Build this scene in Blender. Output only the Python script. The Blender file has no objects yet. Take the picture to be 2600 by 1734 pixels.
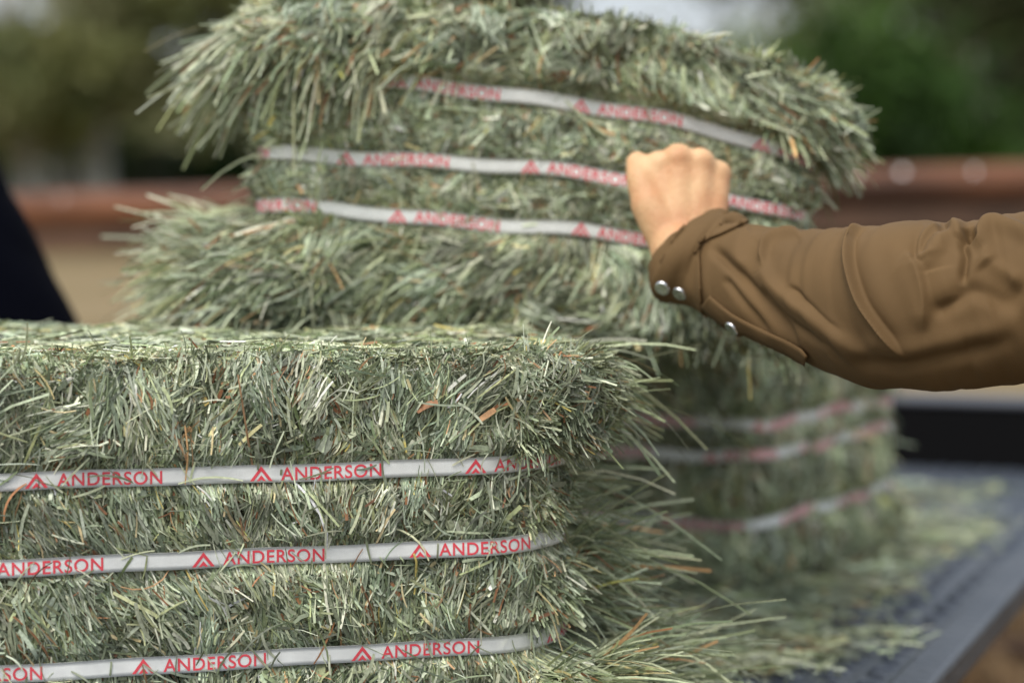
import bpy, bmesh, math, random
import numpy as np
from mathutils import Vector, Matrix
from mathutils.bvhtree import BVHTree

rng = np.random.default_rng(7)
random.seed(7)
S = bpy.context.scene
C = S.collection

# ------------------------------------------------------------------ camera
CZ = 1.45
LENS = 85.0
FPX = 2600 * LENS / 36.0
PITCH = math.atan(405 / FPX)
cam_d = bpy.data.cameras.new('camera')
cam = bpy.data.objects.new('camera', cam_d)
C.objects.link(cam)
cam.location = (0, 0, CZ)
cam.rotation_euler = (math.pi / 2 - PITCH, 0, 0)
cam_d.lens = LENS
cam_d.sensor_width = 36
cam_d.clip_start = 0.05
cam_d.clip_end = 600
cam_d.dof.use_dof = True
cam_d.dof.focus_distance = 1.70
cam_d.dof.aperture_fstop = 3.1
S.camera = cam
FW = np.array([0, math.cos(PITCH), -math.sin(PITCH)])
UP = np.array([0, math.sin(PITCH), math.cos(PITCH)])
RT = np.array([1.0, 0, 0])
CAM = np.array([0, 0, CZ])

def P(px, py, D):
    """point of the place seen at photo pixel px, py, D metres down the view axis"""
    return CAM + D * (FW + (px - 1300) / FPX * RT + (867 - py) / FPX * UP)

def project(p):
    q = np.asarray(p) - CAM
    d = q @ FW
    return 1300 + FPX * (q @ RT) / d, 867 - FPX * (q @ UP) / d, d

# ------------------------------------------------------------------ light
SUN_EL, SUN_AZ = math.radians(58), math.radians(212)
w = bpy.data.worlds.new('World')
S.world = w
w.use_nodes = True
nt = w.node_tree
bg = nt.nodes['Background']
sky = nt.nodes.new('ShaderNodeTexSky')
sky.sky_type = 'NISHITA'
sky.sun_disc = False
sky.sun_elevation = SUN_EL
sky.sun_rotation = SUN_AZ
sky.air_density = 1.0
sky.dust_density = 6.0
sky.ozone_density = 1.0
tcw = nt.nodes.new('ShaderNodeTexCoord')
nzw = nt.nodes.new('ShaderNodeTexNoise'); nzw.inputs['Scale'].default_value = 2.2; nzw.inputs['Detail'].default_value = 5
nt.links.new(tcw.outputs['Generated'], nzw.inputs[0])
mrw = nt.nodes.new('ShaderNodeMapRange'); mrw.inputs[1].default_value = .3; mrw.inputs[2].default_value = .62
mrw.inputs[3].default_value = .45; mrw.inputs[4].default_value = .95
nt.links.new(nzw.outputs[0], mrw.inputs[0])
mxw = nt.nodes.new('ShaderNodeMix'); mxw.data_type = 'RGBA'
nt.links.new(mrw.outputs[0], mxw.inputs['Factor'])
nt.links.new(sky.outputs[0], mxw.inputs['A'])
mxw.inputs['B'].default_value = (3.9, 4.2, 4.55, 1)
nt.links.new(mxw.outputs['Result'], bg.inputs[0])
bg.inputs[1].default_value = 0.12
sd = bpy.data.lights.new('sun', 'SUN')
sd.energy = 1.5
sd.angle = math.radians(35)
sd.color = (1, 0.95, 0.88)
sun = bpy.data.objects.new('sun', sd)
C.objects.link(sun)
# Nishita rotation 0 = +Y, clockwise seen from above
sdir = Vector((math.sin(SUN_AZ) * math.cos(SUN_EL), math.cos(SUN_AZ) * math.cos(SUN_EL), math.sin(SUN_EL)))
sun.rotation_euler = sdir.to_track_quat('Z', 'Y').to_euler()
S.view_settings.view_transform = 'Standard'
S.view_settings.look = 'None'
S.view_settings.exposure = 1.0
S.view_settings.gamma = 1
S.render.engine = 'CYCLES'
S.cycles.use_denoising = True
S.cycles.max_bounces = 6
S.cycles.diffuse_bounces = 2
S.cycles.transparent_max_bounces = 4

# ------------------------------------------------------------------ helpers
def tag(o, label=None, cat=None, group=None, kind=None):
    if label: o['label'] = label
    if cat: o['category'] = cat
    if group: o['group'] = group
    if kind: o['kind'] = kind
    return o

def link(name, me, mats=(), parent=None, smooth=False):
    o = bpy.data.objects.new(name, me)
    C.objects.link(o)
    for m in mats:
        me.materials.append(m)
    if parent: o.parent = parent
    if smooth:
        me.polygons.foreach_set('use_smooth', np.ones(len(me.polygons), bool))
    return o

def empty(name, loc=(0, 0, 0)):
    o = bpy.data.objects.new(name, None)
    o.location = loc
    o.empty_display_size = 0.1
    C.objects.link(o)
    return o

def np_mesh(name, verts, quads=None, tris=None, col=None, uv=None, matidx=None):
    me = bpy.data.meshes.new(name)
    verts = np.asarray(verts, np.float32).reshape(-1, 3)
    loops, starts = [], []
    n = 0
    if quads is not None and len(quads):
        loops.append(np.asarray(quads).ravel()); starts.append(np.arange(len(quads)) * 4); n = len(quads) * 4
    if tris is not None and len(tris):
        loops.append(np.asarray(tris).ravel()); starts.append(n + np.arange(len(tris)) * 3)
    loops = np.concatenate(loops).astype(np.int32)
    starts = np.concatenate(starts).astype(np.int32)
    me.vertices.add(len(verts)); me.vertices.foreach_set('co', verts.ravel())
    me.loops.add(len(loops)); me.loops.foreach_set('vertex_index', loops)
    me.polygons.add(len(starts)); me.polygons.foreach_set('loop_start', starts)
    if matidx is not None:
        me.polygons.foreach_set('material_index', np.asarray(matidx, np.int32))
    me.update(calc_edges=True)
    if col is not None:
        a = me.color_attributes.new('col', 'FLOAT_COLOR', 'POINT')
        c4 = np.ones((len(verts), 4), np.float32); c4[:, :3] = col
        a.data.foreach_set('color', c4.ravel())
    if uv is not None:
        u = me.uv_layers.new(name='uv')
        u.data.foreach_set('uv', np.asarray(uv, np.float32)[loops].ravel())
    return me

def box(bm, lo, hi, mat=None, bevel=0):
    M = Matrix.Translation([(a + b) / 2 for a, b in zip(lo, hi)]) @ Matrix.Diagonal([b - a for a, b in zip(lo, hi)] + [1])
    if mat is not None: M = mat @ M
    r = bmesh.ops.create_cube(bm, size=1, matrix=M)
    if bevel:
        ed = list({e for v in r['verts'] for e in v.link_edges})
        bmesh.ops.bevel(bm, geom=ed, offset=bevel, segments=2, affect='EDGES', profile=.5)

def tube(bm, p0, p1, r0, r1, n=16):
    p0, p1 = Vector(p0), Vector(p1)
    d = p1 - p0
    M = Matrix.Translation((p0 + p1) / 2) @ d.to_track_quat('Z', 'Y').to_matrix().to_4x4()
    bmesh.ops.create_cone(bm, cap_ends=True, segments=n, radius1=r0, radius2=r1, depth=d.length, matrix=M)

def bm_obj(name, bm, mats, parent=None, smooth=False):
    me = bpy.data.meshes.new(name)
    bm.to_mesh(me); bm.free()
    return link(name, me, mats, parent, smooth)

# value noise
_T = rng.random((256, 256))
def vnoise(x, y, seed=0):
    x = np.asarray(x, float) + seed * 17.31; y = np.asarray(y, float) + seed * 7.77
    xi, yi = np.floor(x).astype(int), np.floor(y).astype(int)
    fx, fy = x - xi, y - yi
    fx = fx * fx * (3 - 2 * fx); fy = fy * fy * (3 - 2 * fy)
    g = lambda a, b: _T[a % 256, b % 256]
    return (g(xi, yi) * (1 - fx) + g(xi + 1, yi) * fx) * (1 - fy) + (g(xi, yi + 1) * (1 - fx) + g(xi + 1, yi + 1) * fx) * fy

def sstep(a, b, x):
    t = np.clip((np.asarray(x, float) - a) / (b - a), 0, 1)
    return t * t * (3 - 2 * t)

_H = rng.random((8192, 8))
def clump(x, y, cx, cy, seed):
    """id of the nearest jittered cell centre, and the offset from it"""
    gx, gy = np.floor(x / cx).astype(int), np.floor(y / cy).astype(int)
    best = np.full(x.shape, 1e9); bid = np.zeros(x.shape, int)
    for i in (-1, 0, 1):
        for j in (-1, 0, 1):
            h = ((gx + i) * 7349 + (gy + j) * 9151 + seed * 1013) % 8192
            d = ((gx + i + .1 + .8 * _H[h, 6]) - x / cx) ** 2 + ((gy + j + .1 + .8 * _H[h, 7]) - y / cy) ** 2
            m = d < best
            best[m] = d[m]; bid[m] = h[m]
    return bid

def nrm(v):
    return v / np.maximum(np.linalg.norm(v, axis=-1, keepdims=True), 1e-9)

# ------------------------------------------------------------------ materials
def mat(name, color=(.5, .5, .5), rough=.7, metal=0, spec=.5):
    m = bpy.data.materials.new(name); m.use_nodes = True
    b = m.node_tree.nodes['Principled BSDF']
    b.inputs['Base Color'].default_value = (*color, 1)
    b.inputs['Roughness'].default_value = rough
    b.inputs['Metallic'].default_value = metal
    b.inputs['Specular IOR Level'].default_value = spec
    return m

def add_noise(m, c1, c2, scale=8, detail=6, bump=0, bscale=None, coords='Object', stretch=(1, 1, 1), lo=.35, hi=.65):
    t = m.node_tree; N = t.nodes; L = t.links
    b = N['Principled BSDF']
    tc = N.new('ShaderNodeTexCoord'); mp = N.new('ShaderNodeMapping')
    mp.inputs['Scale'].default_value = stretch
    L.new(tc.outputs[coords], mp.inputs[0])
    n = N.new('ShaderNodeTexNoise'); n.inputs['Scale'].default_value = scale; n.inputs['Detail'].default_value = detail
    L.new(mp.outputs[0], n.inputs[0])
    r = N.new('ShaderNodeValToRGB')
    r.color_ramp.elements[0].position = lo; r.color_ramp.elements[1].position = hi
    r.color_ramp.elements[0].color = (*c1, 1); r.color_ramp.elements[1].color = (*c2, 1)
    L.new(n.outputs[0], r.inputs[0]); L.new(r.outputs[0], b.inputs['Base Color'])
    if bump:
        n2 = N.new('ShaderNodeTexNoise'); n2.inputs['Scale'].default_value = bscale or scale * 3; n2.inputs['Detail'].default_value = 5
        L.new(mp.outputs[0], n2.inputs[0])
        bu = N.new('ShaderNodeBump'); bu.inputs['Strength'].default_value = bump; bu.inputs['Distance'].default_value = .01
        L.new(n2.outputs[0], bu.inputs['Height']); L.new(bu.outputs[0], b.inputs['Normal'])
    return m

def blade_mat(name, rough=.55, trans=.18, gain=1.0):
    m = mat(name, rough=rough, spec=.35)
    t = m.node_tree; N = t.nodes; L = t.links
    b = N['Principled BSDF']; out = N['Material Output']
    a = N.new('ShaderNodeVertexColor'); a.layer_name = 'col'
    # fine streaks along the blades, in the dried leaf itself
    tc = N.new('ShaderNodeTexCoord')
    n = N.new('ShaderNodeTexNoise'); n.inputs['Scale'].default_value = 420; n.inputs['Detail'].default_value = 2
    L.new(tc.outputs['Object'], n.inputs[0])
    mr = N.new('ShaderNodeMapRange'); mr.inputs[1].default_value = .3; mr.inputs[2].default_value = .7
    mr.inputs[3].default_value = .78 * gain; mr.inputs[4].default_value = 1.2 * gain
    L.new(n.outputs[0], mr.inputs[0])
    v = N.new('ShaderNodeVectorMath'); v.operation = 'SCALE'
    L.new(a.outputs[0], v.inputs[0]); L.new(mr.outputs[0], v.inputs['Scale'])
    L.new(v.outputs[0], b.inputs['Base Color'])
    tr = N.new('ShaderNodeBsdfTranslucent'); L.new(v.outputs[0], tr.inputs[0])
    mx = N.new('ShaderNodeMixShader'); mx.inputs[0].default_value = trans
    L.new(b.outputs[0], mx.inputs[1]); L.new(tr.outputs[0], mx.inputs[2]); L.new(mx.outputs[0], out.inputs[0])
    return m

M_HAY = blade_mat('hay_blades', trans=.08)
M_CORE = add_noise(mat('packed_hay', rough=.9, spec=.1), (.03, .033, .02), (.10, .11, .07), 160, 6, 1.0, 320)  # core hay coloured darker to stand for shade in gaps between blades
M_LEAF = blade_mat('tree_leaves', trans=.3)
M_BARK = add_noise(mat('bark', rough=.9), (.24, .235, .20), (.46, .45, .40), 6, 6, .6, 20, stretch=(1, 1, .2))

def strap_mats():
    m = mat('white_strapping', (.85, .86, .85), .5)
    t = m.node_tree; N = t.nodes; L = t.links; b = N['Principled BSDF']
    uv = N.new('ShaderNodeUVMap'); uv.uv_map = 'uv'
    br = N.new('ShaderNodeTexBrick'); br.inputs['Scale'].default_value = 1
    br.inputs['Brick Width'].default_value = .0022; br.inputs['Row Height'].default_value = .0007
    br.inputs['Mortar Size'].default_value = .00014
    br.inputs['Color1'].default_value = (.94, .96, .91, 1); br.inputs['Color2'].default_value = (.87, .89, .84, 1)
    br.inputs['Mortar'].default_value = (.66, .67, .66, 1)
    L.new(uv.outputs[0], br.inputs[0])
    n = N.new('ShaderNodeTexNoise'); n.inputs['Scale'].default_value = 60; n.inputs['Detail'].default_value = 4
    L.new(uv.outputs[0], n.inputs[0])
    mr = N.new('ShaderNodeMapRange'); mr.inputs[1].default_value = .35; mr.inputs[2].default_value = .65
    mr.inputs[3].default_value = .90; mr.inputs[4].default_value = 1.02
    L.new(n.outputs[0], mr.inputs[0])
    v = N.new('ShaderNodeVectorMath'); v.operation = 'SCALE'
    L.new(br.outputs[0], v.inputs[0]); L.new(mr.outputs[0], v.inputs['Scale']); L.new(v.outputs[0], b.inputs['Base Color'])
    bu = N.new('ShaderNodeBump'); bu.inputs['Strength'].default_value = .5; bu.inputs['Distance'].default_value = .0003
    L.new(br.outputs['Fac'], bu.inputs['Height']); bu.invert = True; L.new(bu.outputs[0], b.inputs['Normal'])
    r = mat('red_print', (.62, .02, .05), .5)
    t = r.node_tree; N = t.nodes; L = t.links; b = N['Principled BSDF']
    uv = N.new('ShaderNodeUVMap'); uv.uv_map = 'uv'
    br = N.new('ShaderNodeTexBrick'); br.inputs['Scale'].default_value = 1
    br.inputs['Brick Width'].default_value = .0022; br.inputs['Row Height'].default_value = .0009
    br.inputs['Mortar Size'].default_value = .00017
    br.inputs['Color1'].default_value = (.66, .012, .035, 1); br.inputs['Color2'].default_value = (.72, .025, .05, 1)
    br.inputs['Mortar'].default_value = (.72, .12, .14, 1)
    L.new(uv.outputs[0], br.inputs[0]); L.new(br.outputs[0], b.inputs['Base Color'])
    return m, r
M_STRAP, M_PRINT = strap_mats()

# ------------------------------------------------------------------ hay
PAL = np.array([[.300, .335, .245], [.37, .405, .31], [.45, .48, .385], [.18, .215, .13], [.25, .30, .22],
                [.31, .335, .20], [.56, .575, .48], [.50, .41, .25], [.44, .26, .15], [.28, .13, .07], [.56, .43, .15], [.36, .38, .32]])
PW = np.array([16, 18, 14, 11, 11, 8, 7, 2.4, 1.9, 2.0, .4, 10]); PW = PW / PW.sum()

def straw_colors(n, cl=None, gain=1.0):
    k = rng.choice(len(PAL), n, p=PW)
    c = PAL[k] * (1 + .20 * rng.standard_normal((n, 1)))
    if cl is not None:
        c = c * (.50 + .90 * _H[cl, 4])[:, None]
        c[:, 0] *= (.95 + .12 * _H[cl, 5]); c[:, 2] *= (.88 + .22 * _H[cl, 3])
    return np.clip(c * gain * np.array([1.14, 1.17, 1.0]), .02, .85)

class Ribbons:
    def __init__(s): s.v, s.q, s.c, s.n = [], [], [], 0
    def add(s, pts, wid, wdir, col):
        """pts (N,K,3), wid (N,K), wdir (N,K,3), col (N,3)"""
        N, K, _ = pts.shape
        a = pts - wdir * wid[..., None] * .5
        b = pts + wdir * wid[..., None] * .5
        v = np.stack([a, b], 2).reshape(-1, 3)
        base = (np.arange(N) * K * 2)[:, None] + (np.arange(K - 1) * 2)[None]
        q = np.stack([base, base + 1, base + 3, base + 2], -1).reshape(-1, 4) + s.n
        s.v.append(v); s.q.append(q); s.c.append(np.repeat(col, K * 2, 0)); s.n += len(v)
    def add_free(s, root, d, L, w, col, droop=0, curl=.25, K=5, taper=.35, tipw=None):
        """blades growing from root along d, bending"""
        N = len(root)
        t = np.linspace(0, 1, K)[None, :, None]
        d = nrm(d)
        side = nrm(np.cross(d, rng.standard_normal((N, 3))))
        b = rng.normal(0, curl, (N, 1, 1)) * side[:, None]
        g = np.array([0, 0, -1.0])[None, None] * np.asarray(droop).reshape(-1, 1, 1) * np.ones((N, 1, 1))
        p = root[:, None] + L[:, None, None] * (d[:, None] * t + (b + g) * t * t)
        tg = nrm(np.gradient(p, axis=1))
        wd = nrm(np.cross(tg, rng.standard_normal((N, 1, 3)) + .0001))
        tt = np.linspace(0, 1, K)[None]
        wid = w[:, None] * (1 - taper * tt ** 2) * np.ones((N, K))
        s.add(p, wid, wd, col)

FULL = 1.0     # density

class Bale:
    def __init__(s, L, B, H, rc, straps, ampR, ampL, ampF, seed, bend=None, strapbulge=None, pinchF=.004):
        s.L, s.B, s.H, s.straps, s.seed = L, B, H, straps, seed
        s.ampR, s.ampL, s.ampF, s.pinchF = ampR, ampL, ampF, pinchF
        s.bend, s.sb = bend, strapbulge
        segs = []
        n = 60
        def arc(cx, cy, a0):
            a = np.radians(a0 + np.linspace(0, 90, n))
            return np.stack([cx + rc * np.cos(a), cy + rc * np.sin(a), np.cos(a), np.sin(a)], 1)
        def line(x0, y0, x1, y1, nx, ny):
            t = np.linspace(0, 1, 120)[:, None]
            return np.concatenate([np.array([x0, y0]) * (1 - t) + np.array([x1, y1]) * t, np.tile([nx, ny], (120, 1))], 1)
        tb = np.concatenate([line(0, -B, L - rc, -B, 0, -1), arc(L - rc, -B + rc, -90), line(L, -B + rc, L, B - rc, 1, 0),
                             arc(L - rc, B - rc, 0), line(L - rc, B, -L + rc, B, 0, 1), arc(-L + rc, B - rc, 90),
                             line(-L, B - rc, -L, -B + rc, -1, 0), arc(-L + rc, -B + rc, 180), line(-L + rc, -B, 0, -B, 0, -1)])
        ds = np.r_[0, np.cumsum(np.linalg.norm(np.diff(tb[:, :2], axis=0), axis=1))]
        keep = np.r_[True, np.diff(ds) > 1e-7]
        s.tb, s.ds = tb[keep], ds[keep]
        s.per = ds[-1]
    def perim(s, q):
        q = np.mod(q, s.per)
        r = [np.interp(q, s.ds, s.tb[:, k]) for k in range(4)]
        return r
    def strap_z(s, x, i):
        a, b = s.straps[i]
        return a + (b - a) * (x / s.L + 1) / 2
    def bulge(s, x, y, nx, z, q):
        S0 = [s.strap_z(x, i) for i in range(3)]
        lv = [np.zeros_like(x)] + S0 + [np.full_like(x, s.H)]
        wR = sstep(s.L - .10, s.L - .005, x); wL = sstep(s.L - .10, s.L - .005, -x)
        e = np.zeros_like(x)
        for k in range(4):
            t = (z - lv[k]) / (lv[k + 1] - lv[k])
            m = (t >= 0) & (t <= 1) if k not in (0, 3) else ((t <= 1) if k == 0 else (t >= 0))
            tt = np.clip(t, 0, 1)
            if k == 0: pr = np.sqrt(np.clip(1 - (np.clip(tt - .12, -.12, 1) / .88) ** 2, 0, 1)) * (1 - .4 * (1 - sstep(0, .12, tt)))
            elif k == 3: pr = np.sqrt(np.clip(1 - ((1 - tt - .35) / .65).clip(-1, 1) ** 2, 0, 1)) * .9 + .1
            else: pr = np.sin(np.pi * tt).clip(0, 1) ** .55
            amp = s.ampF[k] * (1 - wR) * (1 - wL) + s.ampR[k] * wR + s.ampL[k] * wL
            e = np.where(m, amp * pr, e)
        # rounding of the top and bottom rims
        rr = .010 + .018 * np.maximum(wR, wL)
        for dz in (s.H - z, z):
            u = np.clip(1 - dz / rr, 0, 1)
            e = e - rr * (1 - np.sqrt(1 - u * u * .98)) * 1.0
        e = e + .010 * (vnoise(q * 14, z * 18, s.seed) - .5) + .008 * (vnoise(q * 45, z * 45, s.seed + 3) - .5)
        near = np.min([np.abs(z - k) for k in S0], axis=0)
        e = e - s.pinchF * np.exp(-(near / .010) ** 2)
        return e, near
    def place(s, p):
        p = np.array(p, float)
        if s.bend is not None:
            p = s.bend(p)
        return p
    def side(s, q, z, h, over=None, press=True):
        x, y, nx, ny = s.perim(q)
        e, near = s.bulge(x, y, nx, z, q)
        if press:
            cap = -.0014 + 1.6 * np.clip(near - .0080, 0, 1)
            hh = np.where(near < .016, np.minimum(h + e, cap) - e, h)
            if over is not None:
                ho = np.where(near < .0105, np.maximum(h + e, .0030) - e, h)
                hh = np.where(over, ho, hh)
            h = hh
        return s.place(np.stack([x + nx * (e + h), y + ny * (e + h), z], -1))
    def nrm2(s, q):
        _, _, nx, ny = s.perim(q)
        return np.stack([nx, ny, 0 * nx], -1)

def side_straws(R, b, n, q0, q1, z0, z1, lmed, lsd, wmed, cs, cz, ang_mean, ang_sd, jit, h0=-.0045, hs=.004, liftsd=.12, K=4,
                seed=0, over_p=.03, gain=1.0, taper=.3, angf=None, clumph=.006):
    n = int(n * FULL)
    q = rng.uniform(q0, q1, n); z = rng.uniform(z0, z1, n)
    qw = q + .010 * (vnoise(q * 40, z * 40, 5) - .5); zw = z + .012 * (vnoise(q * 40, z * 40, 9) - .5)
    cl = clump(qw, zw, cs, cz, seed)
    r = _H[cl]
    if angf is not None:
        base = angf(q, z)
    else:
        base = ang_mean
    g = np.sqrt(-2 * np.log(np.clip(r[:, 0], 1e-3, 1))) * np.cos(2 * np.pi * r[:, 1])
    th = base + ang_sd * g + jit * rng.standard_normal(n)
    L = np.clip(lmed * np.exp(lsd * rng.standard_normal(n)), .004, .13)
    wd = wmed * np.exp(.38 * rng.standard_normal(n))
    lift = liftsd * rng.standard_normal(n) + .25 * liftsd * (r[:, 2] - .5)
    hh = h0 + hs * rng.standard_normal(n) * .8 + clumph * (r[:, 3] - .5)
    t = (np.linspace(-.5, .5, K))[None] * L[:, None]
    cv = rng.normal(0, .25, n)[:, None] * (t * t - (L[:, None] ** 2) / 12) / L[:, None]
    c, sn = np.cos(th)[:, None], np.sin(th)[:, None]
    arc = rng.normal(0, .06, n)[:, None] * (t * t) / L[:, None] * 2
    qq = q[:, None] + t * c - cv * sn
    zz = z[:, None] + t * sn + cv * c
    zz = np.clip(zz, -.002, b.H + .002)
    hv = np.clip(hh[:, None] + np.sin(lift)[:, None] * t + arc, -.02, .016)
    over = (rng.random(n) < over_p)[:, None] & np.ones((1, K), bool)
    p = b.side(qq, zz, hv, over)
    nn = b.nrm2(qq)
    tg = nrm(np.gradient(p, axis=1) + 1e-9)
    cr = nrm(np.cross(tg, nn)); n2 = np.cross(cr, tg)
    roll = rng.normal(0, .65, n)[:, None, None] + rng.normal(0, .25, (n, 1, 1)) * np.linspace(-1, 1, K)[None, :, None]
    wdir = cr * np.cos(roll) + n2 * np.sin(roll)
    tt = np.linspace(-1, 1, K)[None]
    wid = wd[:, None] * (1 - taper * np.abs(tt) ** 3)
    R.add(p, wid, wdir, straw_colors(n, cl, gain))

def end_straws(R, b, n, q0, q1, z0, z1, lmed, lsd, wmed, spread, bias, droop, cs=.02, cz=.02, seed=0, inset=.012, gain=1.0, K=5, curl=.18):
    """blades that stick out of a side, combed clump by clump"""
    n = int(n * FULL)
    q = rng.uniform(q0, q1, n); z = rng.uniform(z0, z1, n)
    cl = clump(q + .01 * vnoise(q * 50, z * 50, 2), z, cs, cz, seed)
    root = b.side(q, z, -inset * np.ones(n), None, press=False)
    nn = b.nrm2(q)
    r = _H[cl]
    d = nn + spread * (r[:, :3] - .5) * 2 + .35 * spread * rng.standard_normal((n, 3)) + np.asarray(bias)(q, z) if callable(bias) else \
        nn + spread * (r[:, :3] - .5) * 2 + .35 * spread * rng.standard_normal((n, 3)) + np.asarray(bias)
    L = np.clip(lmed * np.exp(lsd * rng.standard_normal(n)), .008, .16)
    # keep the straps readable: blades rooted right on a strap stay short
    w = wmed * np.exp(.35 * rng.standard_normal(n))
    R.add_free(root, d, L, w, straw_colors(n, cl, gain), droop=droop * np.abs(rng.normal(1, .5, n)), curl=curl, K=K)

def top_straws(R, b, n, lmed, wmed, h0=.000, hs=.003, lift=.08, gain=1.0, yr=None, zflip=False, angsd=3.0):
    n = int(n * FULL)
    lo, hi = (-b.B, b.B) if yr is None else yr
    x = rng.uniform(-b.L - .01, b.L + .01, n); y = rng.uniform(lo, hi, n)
    k = (np.abs(x) / (b.L)) ** 6 + (np.abs(y) / (b.B)) ** 6 < 1.05
    x, y = x[k], y[k]; n = len(x)
    K = 3
    L = np.clip(lmed * np.exp(.5 * rng.standard_normal(n)), .004, .1)
    th = rng.normal(0, angsd, n)
    t = np.linspace(-.5, .5, K)[None] * L[:, None]
    zb = (0 if zflip else b.H)
    z = zb + (-1 if zflip else 1) * (h0 + hs * rng.standard_normal(n)[:, None] + lift * rng.standard_normal(n)[:, None] * t
        + .006 * (vnoise(x * 25, y * 25, b.seed + 8) - .5)[:, None] - .004)
    X = np.clip(x[:, None] + t * np.cos(th)[:, None], -b.L - .02, b.L + .02)
    Y = np.clip(y[:, None] + t * np.sin(th)[:, None], -b.B - .001, b.B + .001)
    p = b.place(np.stack([X, Y, z], -1))
    tg = nrm(np.gradient(p, axis=1) + 1e-9)
    nn = np.zeros_like(tg); nn[..., 2] = 1
    cr = nrm(np.cross(tg, nn)); n2 = np.cross(cr, tg)
    roll = rng.normal(0, .5, (n, 1, 1))
    wd = wmed * np.exp(.35 * rng.standard_normal(n))
    cl = clump(x, y, .03, .03, b.seed + 5)
    R.add(p, wd[:, None] * np.ones((1, K)), cr * np.cos(roll) + n2 * np.sin(roll), straw_colors(n, cl, gain))

def core_mesh(b, inset=.012, nq=420, nz=90):
    q = np.linspace(0, b.per, nq, endpoint=False)
    z = np.linspace(0.001, b.H - .001, nz)
    Q, Z = np.meshgrid(q, z, indexing='ij')
    cl = clump(Q.ravel(), Z.ravel(), .012, .012, b.seed).reshape(Q.shape)
    h = -inset + .004 * (_H[cl, 3] - .5)
    p = b.side(Q, Z, h, None)
    V = p.reshape(-1, 3)
    i = np.arange(nq)[:, None]; j = np.arange(nz - 1)[None]
    i2 = (i + 1) % nq
    quads = np.stack([i * nz + j, i2 * nz + j, i2 * nz + j + 1, i * nz + j + 1], -1).reshape(-1, 4)
    # caps: shrinking rings
    vs, qs, n0 = [V], [quads], len(V)
    x, y, _, _ = b.perim(q)
    for zi, zz in ((nz - 1, b.H - .003), (0, .003)):
        prev = i.ravel() * nz + zi
        for f in (.93, .6, .3, .02):
            e = b.place(np.stack([x * f, y * f, np.full(nq, zz)], -1))
            cur = n0 + np.arange(nq)
            vs.append(e); n0 += nq
            a, c = prev, cur
            qd = np.stack([a, np.roll(a, -1), np.roll(c, -1), c], -1)
            if zi == 0: qd = qd[:, ::-1]
            qs.append(qd); prev = cur
    return np.concatenate(vs), np.concatenate(qs)

# ---- lettering for the straps
def letters_2d():
    cu = bpy.data.curves.new('t', 'FONT'); cu.body = 'ANDERSON'; cu.size = 1; cu.space_character = 1.08
    cu.resolution_u = 6; cu.offset = .012
    o = bpy.data.objects.new('t', cu); C.objects.link(o)
    dg = bpy.context.evaluated_depsgraph_get()
    me = bpy.data.meshes.new_from_object(o.evaluated_get(dg))
    bm = bmesh.new(); bm.from_mesh(me); bmesh.ops.triangulate(bm, faces=bm.faces)
    v = np.array([x.co[:2] for x in bm.verts]); bm.verts.ensure_lookup_table()
    f = np.array([[a.index for a in fc.verts] for fc in bm.faces])
    bm.free(); bpy.data.objects.remove(o); bpy.data.curves.remove(cu); bpy.data.meshes.remove(me)
    v -= v.min(0)
    v /= v.max(0)
    return v, f
LET_V, LET_F = letters_2d()
SW = .0122                    # strap width
T_W, T_H = .0715, .0092       # word size
PERIOD = .1540
def logo_2d():
    o = []
    def poly(p): o.append(np.array(p, float))
    poly([(-7.9, 0), (-5.4, 0), (0, 6.9), (0, 10.3)])
    poly([(7.9, 0), (0, 10.3), (0, 6.9), (5.4, 0)])
    poly([(-3.3, 0), (-1.5, 0), (0, 1.0), (0, 4.1)])
    poly([(3.3, 0), (0, 4.1), (0, 1.0), (1.5, 0)])
    return o
LOGO = logo_2d()

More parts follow.
